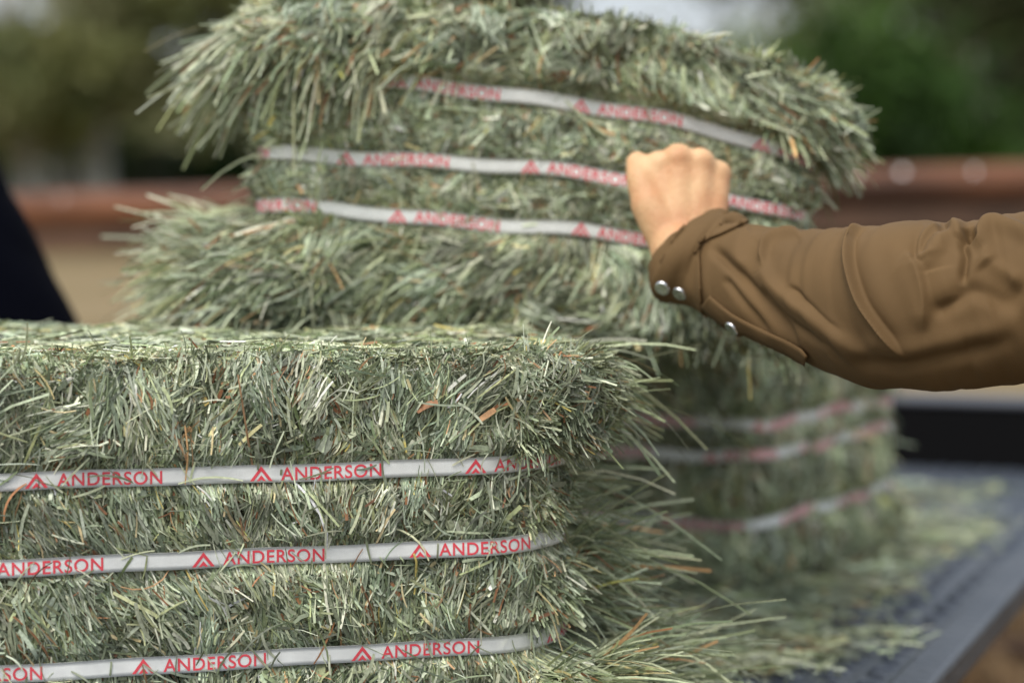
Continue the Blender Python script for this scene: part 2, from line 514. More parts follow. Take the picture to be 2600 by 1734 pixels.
def make_strap(b, i, phase, parent, wob=.0003, flip=1):
    """ribbon round the bale; phase = perimeter distance of one logo centre"""
    nq = 520
    q = np.linspace(-b.per / 2, b.per / 2, nq, endpoint=False)
    def surf(qq, v, lift):
        qq = np.mod(qq + b.per / 2, b.per) - b.per / 2
        x, y, nx, ny = b.perim(qq)
        zc = b.strap_z(x, i) + wob * np.sin(qq * 23 + i * 2) + wob * np.sin(qq * 57 + i)
        e = .0022 + lift + .0005 * np.sin(qq * 31 + i * 3)
        tw = .06 * np.sin(qq * 17 + 2 * i)
        if b.sb is not None and i == b.sb[0]:
            e = e + b.sb[3] * np.exp(-((qq - b.sb[1]) / b.sb[2]) ** 2)
        p = np.stack([x + nx * (e + v * tw), y + ny * (e + v * tw), zc + v], -1)
        return b.place(p)
    V, Q, T, MI, UV = [], [], [], [], []
    rows = 5
    vv = np.linspace(-SW / 2, SW / 2, rows)
    n = 0
    for lift, fl in ((0, 0), (-.0007, 1)):
        g = np.stack([surf(q, np.full(nq, a), lift) for a in vv], 1)
        V.append(g.reshape(-1, 3))
        UV.append(np.stack([np.repeat(q, rows), np.tile(vv, nq)], 1))
        ii = np.arange(nq)[:, None]; jj = np.arange(rows - 1)[None]; i2 = (ii + 1) % nq
        qd = np.stack([ii * rows + jj, i2 * rows + jj, i2 * rows + jj + 1, ii * rows + jj + 1], -1).reshape(-1, 4)
        if fl: qd = qd[:, ::-1]
        Q.append(qd + n); n += nq * rows
    for a in (0, rows - 1):     # thin edges
        ii = np.arange(nq) * rows + a; i2 = np.roll(ii, -1)
        Q.append(np.stack([ii, ii + nq * rows, i2 + nq * rows, i2], -1))
    nquad = sum(len(x) for x in Q)
    tris = []
    for k in range(-4, 5):
        qc = phase + k * PERIOD
        if abs(qc) > b.per / 2 - .09: continue
        lv = LET_V * np.array([T_W, T_H]); lv[:, 0] += .0138; lv[:, 1] -= T_H * .52
        for vs, fs in [(lv, LET_F)] + [(p * .001 - np.array([0, .0050]), np.array([[0, 1, 2], [0, 2, 3]])) for p in LOGO]:
            V.append(surf(qc + vs[:, 0], vs[:, 1], .00035)); UV.append(np.stack([qc + vs[:, 0], vs[:, 1]], 1))
            tris.append(fs + n); n += len(vs)
    tris = np.concatenate(tris)
    me = np_mesh('strap', np.concatenate(V), np.concatenate(Q), tris, uv=np.concatenate(UV),
                 matidx=np.r_[np.zeros(nquad, int), np.ones(len(tris), int)])
    return link('strap', me, (M_STRAP, M_PRINT), parent)

def finish_bale(b, R, M, label, name='hay_bale'):
    cv, cq = core_mesh(b)
    rv = np.concatenate(R.v); rq = np.concatenate(R.q) + len(cv)
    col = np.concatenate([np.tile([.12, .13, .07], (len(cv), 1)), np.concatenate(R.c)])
    me = np_mesh(name, np.concatenate([cv, rv]), np.concatenate([cq, rq]), col=col,
                 matidx=np.r_[np.ones(len(cq), int), np.zeros(len(rq), int)])
    o = link(name, me, (M_HAY, M_CORE))
    o.matrix_world = M
    tag(o, label, 'hay bale', 'strapped hay bales')
    return o

def frame(origin, xdir, roll=0.0):
    """matrix whose x runs along xdir (horizontal) with z up, then rolled about the view-facing y axis"""
    a = math.atan2(xdir[1], xdir[0])
    return Matrix.Translation(origin) @ Matrix.Rotation(a, 4, 'Z') @ Matrix.Rotation(roll, 4, 'Y')

DECK = CZ - .415

# ================================================================== bale in front
A = Bale(.25, .20, .295, .09, [(.080, .084), (.153, .155), (.212, .213)],
         ampR=(.050, .006, .008, .040), ampL=(.03, .02, .02, .03), ampF=(.003, .004, .004, .003), seed=1, pinchF=.001)
a_yaw = math.radians(15.0)
tdir = Vector((math.cos(a_yaw), math.sin(a_yaw), 0)); ddir = Vector((-math.sin(a_yaw), math.cos(a_yaw), 0))
# front right corner of the unbulged box
crn = Vector((.0580, 1.738, DECK))
M_A = frame(crn - tdir * A.L + ddir * A.B, tdir)
R = Ribbons()
fq = A.L - .02
V90 = math.pi / 2
def a_ang(q, z):
    # flakes: bands of upright blades between tangled ones
    t = vnoise(q * 9, z * 3, 21)
    top = z > .215
    up = V90 + .9 * (vnoise(q * 11, z * 9, 23) - .5)
    mess = V90 + 2.3 * (vnoise(q * 16, z * 16, 29) - .5)
    k = sstep(.35, .65, t) * np.where(top, .35, .8)
    return up * (1 - k) + mess * k
# packed fine layer, then blades, then loose ones
side_straws(R, A, 60000, -.27, .30, .0, .297, .0075, .5, .0009, .012, .014, 0, .6, .5, h0=-.0050, hs=.0025, liftsd=.22, K=3, seed=3, angf=a_ang, over_p=0, taper=.1)
side_straws(R, A, 48000, -.27, .30, .0, .295, .013, .5, .00108, .018, .028, 0, .36, .24, h0=-.0036, hs=.0020, liftsd=.13, seed=1, angf=a_ang, taper=.12, clumph=.015, over_p=.003)
side_straws(R, A, 6500, -.27, .30, .0, .293, .022, .45, .0013, .026, .04, 0, .42, .24, h0=-.001, hs=.002, liftsd=.09, K=5, seed=2, angf=a_ang, over_p=.004, taper=.15, clumph=.009)
side_straws(R, A, 1000, -.27, .27, .02, .29, .020, .4, .0012, .02, .02, 0, 1.0, 1.0, h0=.002, hs=.0015, liftsd=.1, K=6, seed=2, over_p=.5)
side_straws(R, A, 6000, -.27, .30, .0, .293, .0085, .4, .0024, .016, .02, 0, .7, .5, h0=-.0025, hs=.002, liftsd=.2, K=3, seed=15, angf=a_ang, over_p=0, taper=.2)
# crumbs on the upper rim
side_straws(R, A, 14000, -.27, .27, .279, .298, .0042, .4, .0009, .02, .02, 0, 1.0, 1.0, h0=-.003, hs=.002, liftsd=.8, K=3, seed=4, over_p=0, gain=1.12)
top_straws(R, A, 26000, .011, .0011, hs=.0012, gain=1.05)
top_straws(R, A, 9000, .020, .0020, h0=.002, hs=.0018, lift=.10, gain=1.12)
top_straws(R, A, 16000, .0045, .0009, h0=.001, hs=.0015, lift=.5, gain=1.1, yr=(-.2, -.12))
# right end: the flared flakes
qe0, qe1 = A.L - .060, A.L - .09 + .141 + .22
side_straws(R, A, 16000, qe0, qe1, 0, .3, .011, .5, .0013, .012, .016, 0, 1.2, .6, h0=-.004, hs=.004, liftsd=.6, K=3, seed=5, over_p=0, gain=.95, taper=.1)
end_straws(R, A, 13000, qe0 - .0, qe0 + .20, .224, .293, .012, .35, .0013, .8, (.15, -.05, -.15), .2, seed=6, inset=.009, K=3, curl=.1)
end_straws(R, A, 1200, qe0 + .08, qe1, .228, .293, .022, .4, .0015, .6, (.35, -.05, -.25), .3, seed=7)
end_straws(R, A, 5200, qe0 + .01, qe0 + .19, .166, .198, .010, .35, .0014, .7, (.1, -.1, -.35), .2, seed=8, inset=.008, K=3, curl=.1)
end_straws(R, A, 5200, qe0 + .02, qe0 + .19, .098, .138, .012, .4, .0014, .6, (-.1, -.1, -.6), .2, seed=9, inset=.008, K=4)
end_straws(R, A, 900, qe0 + .13, qe1, .10, .20, .038, .5, .0017, .7, (.5, -.1, .1), .2, seed=10)
end_straws(R, A, 9500, qe0 + .01, qe1, .003, .066, .034, .45, .0017, .6, (.35, -.15, .1), .2, seed=11)
end_straws(R, A, 2600, qe0 + .11, qe1, .01, .140, .070, .35, .0018, .65, (.6, -.15, .5), .35, seed=12)
end_straws(R, A, 45, qe0 + .10, qe0 + .20, .235, .30, .065, .25, .0018, .4, (.6, -.1, -.1), .3, seed=13)
end_straws(R, A, 500, -.25, .22, .286, .295, .012, .35, .0012, .7, (0, 0, .8), .0, seed=14, inset=.006)
bA = finish_bale(A, R, M_A, 'near left hay bale with three sharply readable printed straps along its front')

def solve_phase(b, M, i, px):
    qs = np.linspace(-.24, .24, 2000)
    x, y, nx, ny = b.perim(qs)
    p = b.place(np.stack([x, y, b.strap_z(x, i)], -1))
    Mn = np.array(M)
    wp = p @ Mn[:3, :3].T + Mn[:3, 3]
    u, v, d = project(wp)
    return float(np.interp(px, u, qs))
for i, px in enumerate((363, 515, 662)):
    make_strap(A, i, solve_phase(A, M_A, i, px) , bA)
# (the strap list runs bottom to top: lower, middle, upper)

# ================================================================== bale being lifted
def bend_b(p):
    x = p[..., 0]
    p = p.copy()
    up = np.clip(p[..., 2] / .27, 0, 1)
    p[..., 2] = p[..., 2] - (.25 + .75 * up) * (.75 * np.clip(x - .0, 0, None) ** 2 + .35 * np.clip(-.12 - x, 0, None) ** 2) 
    return p
HANDQ = .098
B_ = Bale(.235, .20, .266, .045, [(.094, .083), (.139, .134), (.205, .186)],
          ampR=(.020, .004, .006, .034), ampL=(.060, .008, .014, .036), ampF=(.011, .003, .004, .009), seed=2,
          bend=bend_b, strapbulge=(1, HANDQ, .05, .022), pinchF=.001)
c0 = P(1345, 843, 2.035)
b_roll = math.radians(3.6)
b_yaw = math.radians(3)
bt = Vector((math.cos(b_yaw), math.sin(b_yaw), 0)); bd = Vector((-math.sin(b_yaw), math.cos(b_yaw), 0))
M_B = frame(Vector(c0) + bd * B_.B, bt, b_roll)
R = Ribbons()
def b_ang(q, z):
    # blades of the loose flakes fan out from the middle to both ends, hanging
    x = q / .235
    return np.where(x < .2, math.radians(28) + .5 * (x + 1) * .8, math.radians(60) + np.clip(x, 0, 1) * math.radians(75)) + 1.3 * (vnoise(q * 12, z * 12, 31) - .5)
side_straws(R, B_, 30000, -.29, .29, .0, .266, .009, .5, .0013, .012, .014, V90, 1.2, .8, h0=-.004, hs=.003, liftsd=.22, K=3, seed=21, over_p=0, taper=.1)
side_straws(R, B_, 14000, -.27, .27, .09, .20, .012, .45, .0017, .016, .018, .5, 1.2, .5, h0=-.003, hs=.002, liftsd=.10, K=3, seed=22, over_p=.003, taper=.1, gain=1.08)
side_straws(R, B_, 13000, -.28, .28, .202, .266, .016, .5, .0016, .022, .022, 0, .7, .45, h0=-.002, hs=.004, liftsd=.2, K=5, seed=23, angf=b_ang, over_p=.0, clumph=.018, taper=.15)
side_straws(R, B_, 13000, -.28, .28, .002, .085, .022, .45, .0017, .026, .026, 0, .45, .35, h0=.000, hs=.005, liftsd=.16, K=5, seed=24, angf=b_ang, over_p=.0, clumph=.016, taper=.2)
side_straws(R, B_, 120, -.25, .25, .04, .25, .025, .4, .0016, .02, .02, 0, 1.2, 1.0, h0=.003, hs=.001, liftsd=.1, K=6, seed=25, over_p=.4)
# loose blades combed off the front of the top and bottom flakes
end_straws(R, B_, 1300, -.24, -.06, .222, .262, .022, .4, .0017, .5, (-1.2, -.1, -.3), .4, seed=26, gain=1.05)
end_straws(R, B_, 2600, -.12, .27, .220, .262, .012, .4, .0019, .9, (.2, 0, .2), .2, seed=27, K=4)
end_straws(R, B_, 2600, -.27, .05, .004, .070, .026, .4, .0022, .5, (-1.2, -.1, -.5), .3, seed=28, gain=1.05)
end_straws(R, B_, 1900, .05, .27, .010, .065, .014, .4, .0021, .6, (-.1, 0, -.8), .3, seed=29)
eL0, eL1 = -(B_.L + .36), -(B_.L - .05)
eR0, eR1 = B_.L - .05, B_.L + .36
end_straws(R, B_, 7500, eL0, eL1 + .02, .205, .264, .015, .4, .0015, .8, (-.1, -.1, -.5), .3, seed=30, gain=1.05)
end_straws(R, B_, 1300, eL0 + .2, eL1 + .05, .205, .250, .036, .35, .0021, .45, (-.4, -.1, -.6), .4, seed=40, gain=1.05)
end_straws(R, B_, 7500, eL0, eL1 + .02, .003, .078, .028, .45, .0017, .6, (-.5, -.1, .1), .3, seed=31, gain=1.05)
end_straws(R, B_, 12, eL0 + .2, eL1, .01, .22, .050, .25, .0030, .4, (-.8, -.1, .0), .3, seed=32, gain=1.15)
end_straws(R, B_, 3500, eL0, eL1, .09, .205, .011, .4, .0015, .8, (0, 0, 0), .2, seed=33)
end_straws(R, B_, 8500, eR0, eR1, .195, .264, .016, .4, .0015, .75, (.2, -.1, .0), .3, seed=34, gain=1.02)
end_straws(R, B_, 4500, eR0, eR1, .008, .070, .013, .4, .0019, .65, (.2, -.1, -.2), .3, seed=35)
end_straws(R, B_, 3000, eR0, eR1, .08, .19, .010, .4, .0015, .8, (0, 0, 0), .2, seed=36)
end_straws(R, B_, 3800, -.25, .25, .256, .265, .009, .4, .0017, .8, (0, .4, .6), .1, seed=37, inset=.006, gain=1.05)
end_straws(R, B_, 1500, -.25, .12, .004, .014, .014, .4, .0019, .6, (-.2, -.1, -.3), .1, seed=38, inset=.004)
top_straws(R, B_, 14000, .018, .0016, hs=.004, lift=.25)
top_straws(R, B_, 9000, .016, .0018, hs=.002, lift=.1, zflip=True)
bB = finish_bale(B_, R, M_B, 'lifted hay bale whose middle strap the bare hand grips')
for i, px in enumerate((1010, 880, 1010)):
    make_strap(B_, i, solve_phase(B_, M_B, i, px), bB, wob=.0012)

# ================================================================== bale behind on the deck
D_ = Bale(.24, .195, .298, .022, [(.064, .069), (.136, .138), (.172, .170)],
          ampR=(.014, .006, .006, .012), ampL=(.03, .02, .02, .03), ampF=(.016, .008, .01, .016), seed=3, pinchF=.001)
# right end faces the camera's right; its near corner stands on the deck
dcr = Vector((P(1925, 1495, 2.42)[0], 2.42, DECK))
e_dir = Vector((.40, .70, 0)).normalized()          # along the right end, going away
f_dir = Vector((e_dir.y, -e_dir.x, 0))              # along the long face, to the right
M_D = frame(dcr - f_dir * D_.L + e_dir * D_.B, f_dir)
R = Ribbons()
side_straws(R, D_, 16000, -.20, .60, .0, .298, .014, .5, .0018, .02, .025, V90, .9, .5, h0=-.004, hs=.004, liftsd=.2, K=3, seed=41, over_p=0, gain=1.15)
side_straws(R, D_, 9000, -.20, .60, .0, .298, .028, .4, .0023, .03, .045, V90, .5, .25, h0=-.001, hs=.003, liftsd=.1, seed=42, over_p=.004, gain=1.15)
end_straws(R, D_, 2200, -.1, .60, .0, .050, .012, .4, .0022, .6, (0, 0, -.2), .3, seed=43)
end_straws(R, D_, 1600, -.1, .60, .24, .298, .016, .4, .0020, .7, (0, 0, .2), .3, seed=44)
end_straws(R, D_, 700, .45, .62, .0, .29, .018, .4, .0020, .6, (0, .3, 0), .3, seed=45)
top_straws(R, D_, 9000, .018, .0018, hs=.003, lift=.15)
bD = finish_bale(D_, R, M_D, 'dim hay bale standing on the deck under the brown sleeve, corner turned to the viewer')
for i, px in enumerate((1600, 1700, 1650)):
    make_strap(D_, i, .14 + .05 * i, bD, wob=.0015)

# ================================================================== deck
exec_deck = True
ax = Vector((.337, .94, 0)).normalized(); cx_ = Vector((ax.y, -ax.x, 0))
edge0 = Vector((.334, 2.0, DECK))      # a point on the right edge
def DK(u, v, z=0):                     # u: from the right edge leftwards (<0), v: away
    return edge0 + cx_ * u + ax * v + Vector((0, 0, z))
M_DK = Matrix.Translation(edge0) @ Matrix(((cx_.x, ax.x, 0), (cx_.y, ax.y, 0), (0, 0, 1))).to_4x4()
Wd, V0, V1 = 1.02, -1.1, 1.51
steel = add_noise(mat('worn_deck_paint', rough=.38, spec=.5), (.030, .040, .058), (.060, .070, .086), 7, 8, .3, 70)
blacks = mat('black_steel', (.004, .004, .0045), .9, spec=.1)
rubber = add_noise(mat('rubber', rough=.85), (.015, .015, .016), (.03, .03, .03), 20)
galv = add_noise(mat('dull_rim_metal', rough=.45, metal=.8), (.3, .3, .3), (.45, .45, .45), 12)
trailer = empty('flatbed_trailer', (M_DK @ Vector((-Wd / 2, (V0 + V1) / 2, -DECK))).to_tuple())
tag(trailer, 'flatbed deck of blue grey tread plate strewn with hay under the bales', 'trailer')
trailer.rotation_euler[2] = math.atan2(cx_.y, cx_.x)
bpy.context.view_layer.update()
TI = trailer.matrix_world.inverted() @ M_DK
def tr_obj(name, bm, mats, parent=None, smooth=False):
    bm.transform(TI)
    return bm_obj(name, bm, mats, parent or trailer, smooth)
bm = bmesh.new()
box(bm, (-Wd, V0, -.018), (-.012, V1, 0))
tr_obj('deck', bm, [steel])
# raised tread lugs
lv, lq = [], []
n = 0
base = np.array([[-1, 0, 0], [-.5, -.5, 0], [.5, -.5, 0], [1, 0, 0], [.5, .5, 0], [-.5, .5, 0], [-.55, 0, 1], [.55, 0, 1]], float)
bt_ = [[0, 1, 6, 6], [1, 2, 7, 6], [2, 3, 7, 7], [3, 4, 7, 7], [4, 5, 6, 7], [5, 0, 6, 6]]
tl = [[0, 1, 6], [2, 3, 7], [3, 4, 7], [5, 0, 6]]; ql = [[1, 2, 7, 6], [4, 5, 6, 7]]
LT, LQ = [], []
sp = .033
for iu in range(int(.62 / sp)):
    for iv in range(int((V1 + .35) / sp)):
        u, v = -.03 - iu * sp, -.33 + iv * sp
        a = math.radians(45 if (iu + iv) % 2 else 135)
        c, s_ = math.cos(a), math.sin(a)
        p = base * np.array([.0155, .0080, .0042])
        lv.append(np.stack([u + p[:, 0] * c - p[:, 1] * s_, v + p[:, 0] * s_ + p[:, 1] * c, p[:, 2] + .00002], 1))
        LT += [[x + n for x in t] for t in tl]; LQ += [[x + n for x in t] for t in ql]
        n += 8
me = np_mesh('tread', np.concatenate(lv), np.array(LQ), np.array(LT))
me.transform(TI)
link('tread', me, [steel], trailer)
bm = bmesh.new(); box(bm, (-.011, V0, -.022), (.026, V1, .008), bevel=.005); tr_obj('side_rail', bm, [steel])
bm = bmesh.new(); box(bm, (-Wd - .03, V0, -.085), (-Wd - .001, V1, .008), bevel=.004); tr_obj('side_rail', bm, [steel])
bm = bmesh.new(); box(bm, (-Wd - .05, V1 + .002, -.085), (.45, V1 + .10, .092), bevel=.006); tr_obj('headboard', bm, [blacks])
bm = bmesh.new(); box(bm, (-Wd - .05, V1 - .002, .0925), (.45, V1 + .104, .100), bevel=.002); tr_obj('headboard_cap', bm, [mat('grey_cap', (.06, .065, .08), .4)])
bm = bmesh.new(); box(bm, (-Wd - .03, V0 - .05, -.085), (.03, V0 - .002, .008), bevel=.004); tr_obj('rear_rail', bm, [steel])
for u in (-.22, -.80):
    bm = bmesh.new(); box(bm, (u - .03, V0, -.17), (u + .03, V1 + .9, -.087), bevel=.004); tr_obj('chassis_beam', bm, [blacks])
bm = bmesh.new(); tube(bm, (-1.0, .2, -.68), (-.02, .2, -.68), .03, .03); box(bm, (-.25, .17, -.70), (-.19, .23, -.172)); box(bm, (-.83, .17, -.70), (-.77, .23, -.172)); tr_obj('axle', bm, [blacks])
for u in (-.13, -.90):
    bm = bmesh.new()
    bmesh.ops.create_cone(bm, cap_ends=True, segments=40, radius1=.34, radius2=.34, depth=.19, matrix=Matrix.Translation((u, .2, -DECK + .345)) @ Matrix.Rotation(V90, 4, 'Y'))
    ed = [e for e in bm.edges if all(len(f.verts) > 4 or True for f in e.link_faces) and any(len(f.verts) > 8 for f in e.link_faces)]
    bmesh.ops.bevel(bm, geom=ed, offset=.04, segments=3, affect='EDGES')
    wh = tr_obj('wheel', bm, [rubber])
    bm = bmesh.new(); bmesh.ops.create_cone(bm, cap_ends=True, segments=32, radius1=.19, radius2=.19, depth=.2, matrix=Matrix.Translation((u, .2, -DECK + .345)) @ Matrix.Rotation(V90, 4, 'Y')); tr_obj('rim', bm, [galv], wh)

# ---- loose chaff lying on the deck
def deck_chaff():
    R = Ribbons()
    for n, L, wdt, hz in ((44000, .013, .0016, .003), (18000, .024, .0019, .006)):
        u = -rng.random(n * 3) * .75 - .01; v = rng.uniform(-.42, 1.3, n * 3)
        # density falls to the right edge and to the far end
        dens = sstep(.03, .17, -u + .12 * (vnoise(u * 9, v * 5, 3) - .5)) * (.30 + .70 * sstep(.3, .5, vnoise(u * 16, v * 10, 5)))
        dens *= 1 - .85 * sstep(.6, 1.1, v)
        near = sstep(-.16, -.26, u) * .3
        k = rng.random(n * 3) < dens + near * (v < .6) * .6
        u, v = u[k][:n], v[k][:n]; m = len(u)
        K = 4
        Ln = np.clip(L * np.exp(.5 * rng.standard_normal(m)), .005, .08)
        th = rng.uniform(0, 2 * np.pi, m)
        t = np.linspace(-.5, .5, K)[None] * Ln[:, None]
        pile = .022 * sstep(.10, .45, -u) * (v < .7) * vnoise(u * 20, v * 20, 11)
        z = (pile * rng.random(m))[:, None] + .0022 + hz * rng.random(m)[:, None] + rng.normal(0, .12, m)[:, None] * t
        z = np.maximum(z + rng.normal(0, 1.5, m)[:, None] * t * t, .0018)
        cur = rng.normal(0, 3, m)[:, None] * t * t
        X = u[:, None] + t * np.cos(th)[:, None] - cur * np.sin(th)[:, None]
        X = np.minimum(X, -.004)
        p = np.stack([X, v[:, None] + t * np.sin(th)[:, None] + cur * np.cos(th)[:, None], z], -1)
        Mn = np.array(M_DK); p = p @ Mn[:3, :3].T + Mn[:3, 3]
        tg = nrm(np.gradient(p, axis=1) + 1e-9)
        nn = np.zeros_like(tg); nn[..., 2] = 1
        cr = nrm(np.cross(tg, nn)); n2 = np.cross(cr, tg)
        roll = rng.normal(0, .45, (m, 1, 1))
        R.add(p, (wdt * np.exp(.35 * rng.standard_normal(m)))[:, None] * np.ones((1, K)), cr * np.cos(roll) + n2 * np.sin(roll), straw_colors(m, clump(u, v, .05, .05, 9), .95))
    me = np_mesh('hay_chaff', np.concatenate(R.v), np.concatenate(R.q), col=np.concatenate(R.c))
    o = link('hay_chaff', me, [M_HAY])
    tag(o, 'loose green hay chaff scattered over the tread plate deck', 'hay', kind='stuff')
deck_chaff()

# ================================================================== bodies
def capsule(vs, qs, n0, p0, p1, r0, r1, sq=None, seg=20):
    p0, p1 = np.array(p0, float), np.array(p1, float)
    d = p1 - p0; L = np.linalg.norm(d); d = d / max(L, 1e-9)
    a = nrm(np.cross(d, [.123, .456, .881])); b = np.cross(d, a)
    rows = []
    for k in range(6): an = -V90 + (k + .3) / 6 * V90; rows.append((math.sin(an) * r0, math.cos(an) * r0))
    for k in range(7): rows.append((L * k / 6, r0 + (r1 - r0) * k / 6))
    for k in range(6): an = (k + .7) / 6 * V90; rows.append((L + math.sin(an) * r1, math.cos(an) * r1))
    th = np.linspace(0, 2 * np.pi, seg, endpoint=False)
    V = np.array([[p0 + d * h + r * (a * math.cos(t) + b * math.sin(t)) for t in th] for h, r in rows]).reshape(-1, 3)
    V = np.concatenate([V, [p0 - d * r0], [p1 + d * r1]])
    if sq is not None: V = sq(V, p0, p1)
    m = len(rows); q = []
    for i in range(m - 1):
        for j in range(seg):
            q.append([n0 + i * seg + j, n0 + i * seg + (j + 1) % seg, n0 + (i + 1) * seg + (j + 1) % seg, n0 + (i + 1) * seg + j])
    t = []
    for j in range(seg):
        t.append([n0 + m * seg, n0 + (j + 1) % seg, n0 + j]); t.append([n0 + m * seg + 1, n0 + (m - 1) * seg + j, n0 + (m - 1) * seg + (j + 1) % seg])
    return V, q, t

def ell(c, r, rot=None, seg=20):
    u = np.linspace(0, np.pi, 13)[1:-1]; th = np.linspace(0, 2 * np.pi, seg, endpoint=False)
    V = np.array([[[math.sin(a) * math.cos(t), math.sin(a) * math.sin(t), math.cos(a)] for t in th] for a in u]).reshape(-1, 3)
    V = np.concatenate([V, [[0, 0, 1], [0, 0, -1]]]) * np.array(r)
    if rot is not None: V = V @ np.array(rot).T
    return V + np.array(c), len(u), seg

def remesh(name, shapes, voxel, smooth, mats, parent=None, post=None):
    """shapes: ('c', p0, p1, r0, r1) capsules or ('e', centre, radii, rot) ellipsoids, fused into one smooth skin"""
    Vs, Q, T, n = [], [], [], 0
    for sh in shapes:
        if sh[0] == 'c':
            V, q, t = capsule(None, None, n, *sh[1:5])
            Q += q; T += t
        else:
            V, m, seg = ell(*sh[1:])
            for i in range(m - 1):
                for j in range(seg):
                    Q.append([n + i * seg + j, n + (i + 1) * seg + j, n + (i + 1) * seg + (j + 1) % seg, n + i * seg + (j + 1) % seg])
            for j in range(seg):
                T.append([n + m * seg, n + j, n + (j + 1) % seg]); T.append([n + m * seg + 1, n + (m - 1) * seg + (j + 1) % seg, n + (m - 1) * seg + j])
        Vs.append(V); n += len(V)
    me = np_mesh('tmp', np.concatenate(Vs), np.array(Q), np.array(T))
    o = bpy.data.objects.new('tmp', me); C.objects.link(o)
    md = o.modifiers.new('r', 'REMESH'); md.mode = 'VOXEL'; md.voxel_size = voxel; md.use_smooth_shade = True
    ms = o.modifiers.new('s', 'SMOOTH'); ms.factor = .5; ms.iterations = smooth
    dg = bpy.context.evaluated_depsgraph_get()
    out = bpy.data.meshes.new_from_object(o.evaluated_get(dg))
    bpy.data.objects.remove(o); bpy.data.meshes.remove(me)
    out.name = name
    if post: post(out)
    out.materials.clear()
    if parent is not None and parent.type == 'EMPTY' or parent is None:
        ob = link(name, out, mats, parent, True)
    else:
        ob = link(name, out, mats, parent, True)
    return ob

skin = add_noise(mat('skin', rough=.5, spec=.4), (.54, .275, .135), (.66, .42, .225), 34, 4, .2, 400)
skin.node_tree.nodes['Principled BSDF'].inputs['Subsurface Weight'].default_value = .12
skin.node_tree.nodes['Principled BSDF'].inputs['Subsurface Radius'].default_value = (.012, .005, .003)
skin.node_tree.nodes['Principled BSDF'].inputs['Subsurface Scale'].default_value = .6
def cloth_mat(name, c, rough=.8):
    m = mat(name, c, rough, spec=.25)
    t = m.node_tree; N = t.nodes; L = t.links; b = N['Principled BSDF']
    b.inputs['Sheen Weight'].default_value = 0
    tc = N.new('ShaderNodeTexCoord')
    n = N.new('ShaderNodeTexNoise'); n.inputs['Scale'].default_value = 14; n.inputs['Detail'].default_value = 5
    L.new(tc.outputs['Object'], n.inputs[0])
    mr = N.new('ShaderNodeMapRange'); mr.inputs[1].default_value = .3; mr.inputs[2].default_value = .7; mr.inputs[3].default_value = .88; mr.inputs[4].default_value = 1.12
    L.new(n.outputs[0], mr.inputs[0])
    v = N.new('ShaderNodeVectorMath'); v.operation = 'SCALE'; v.inputs[0].default_value = c
    L.new(mr.outputs[0], v.inputs['Scale']); L.new(v.outputs[0], b.inputs['Base Color'])
    n2 = N.new('ShaderNodeTexNoise'); n2.inputs['Scale'].default_value = 1500; n2.inputs['Detail'].default_value = 2
    L.new(tc.outputs['Object'], n2.inputs[0])
    bu = N.new('ShaderNodeBump'); bu.inputs['Strength'].default_value = .25; bu.inputs['Distance'].default_value = .0006
    L.new(n2.outputs[0], bu.inputs['Height']); L.new(bu.outputs[0], b.inputs['Normal'])
    return m
brown = cloth_mat('brown_twill', (.124, .074, .030))
navy = cloth_mat('navy_cloth', (.0008, .0012, .004), 1.0)
for n_ in navy.node_tree.nodes:
    if n_.type == 'BSDF_PRINCIPLED': n_.inputs['Sheen Weight'].default_value = 0; n_.inputs['Specular IOR Level'].default_value = .08
denim = cloth_mat('denim', (.05, .07, .12))
leather = mat('boot_leather', (.06, .03, .015), .5)
hairm = add_noise(mat('hair', rough=.6), (.02, .012, .006), (.05, .03, .015), 60, stretch=(1, 1, .2))
chrome = mat('snap_metal', (.75, .76, .78), .25, 1.0)

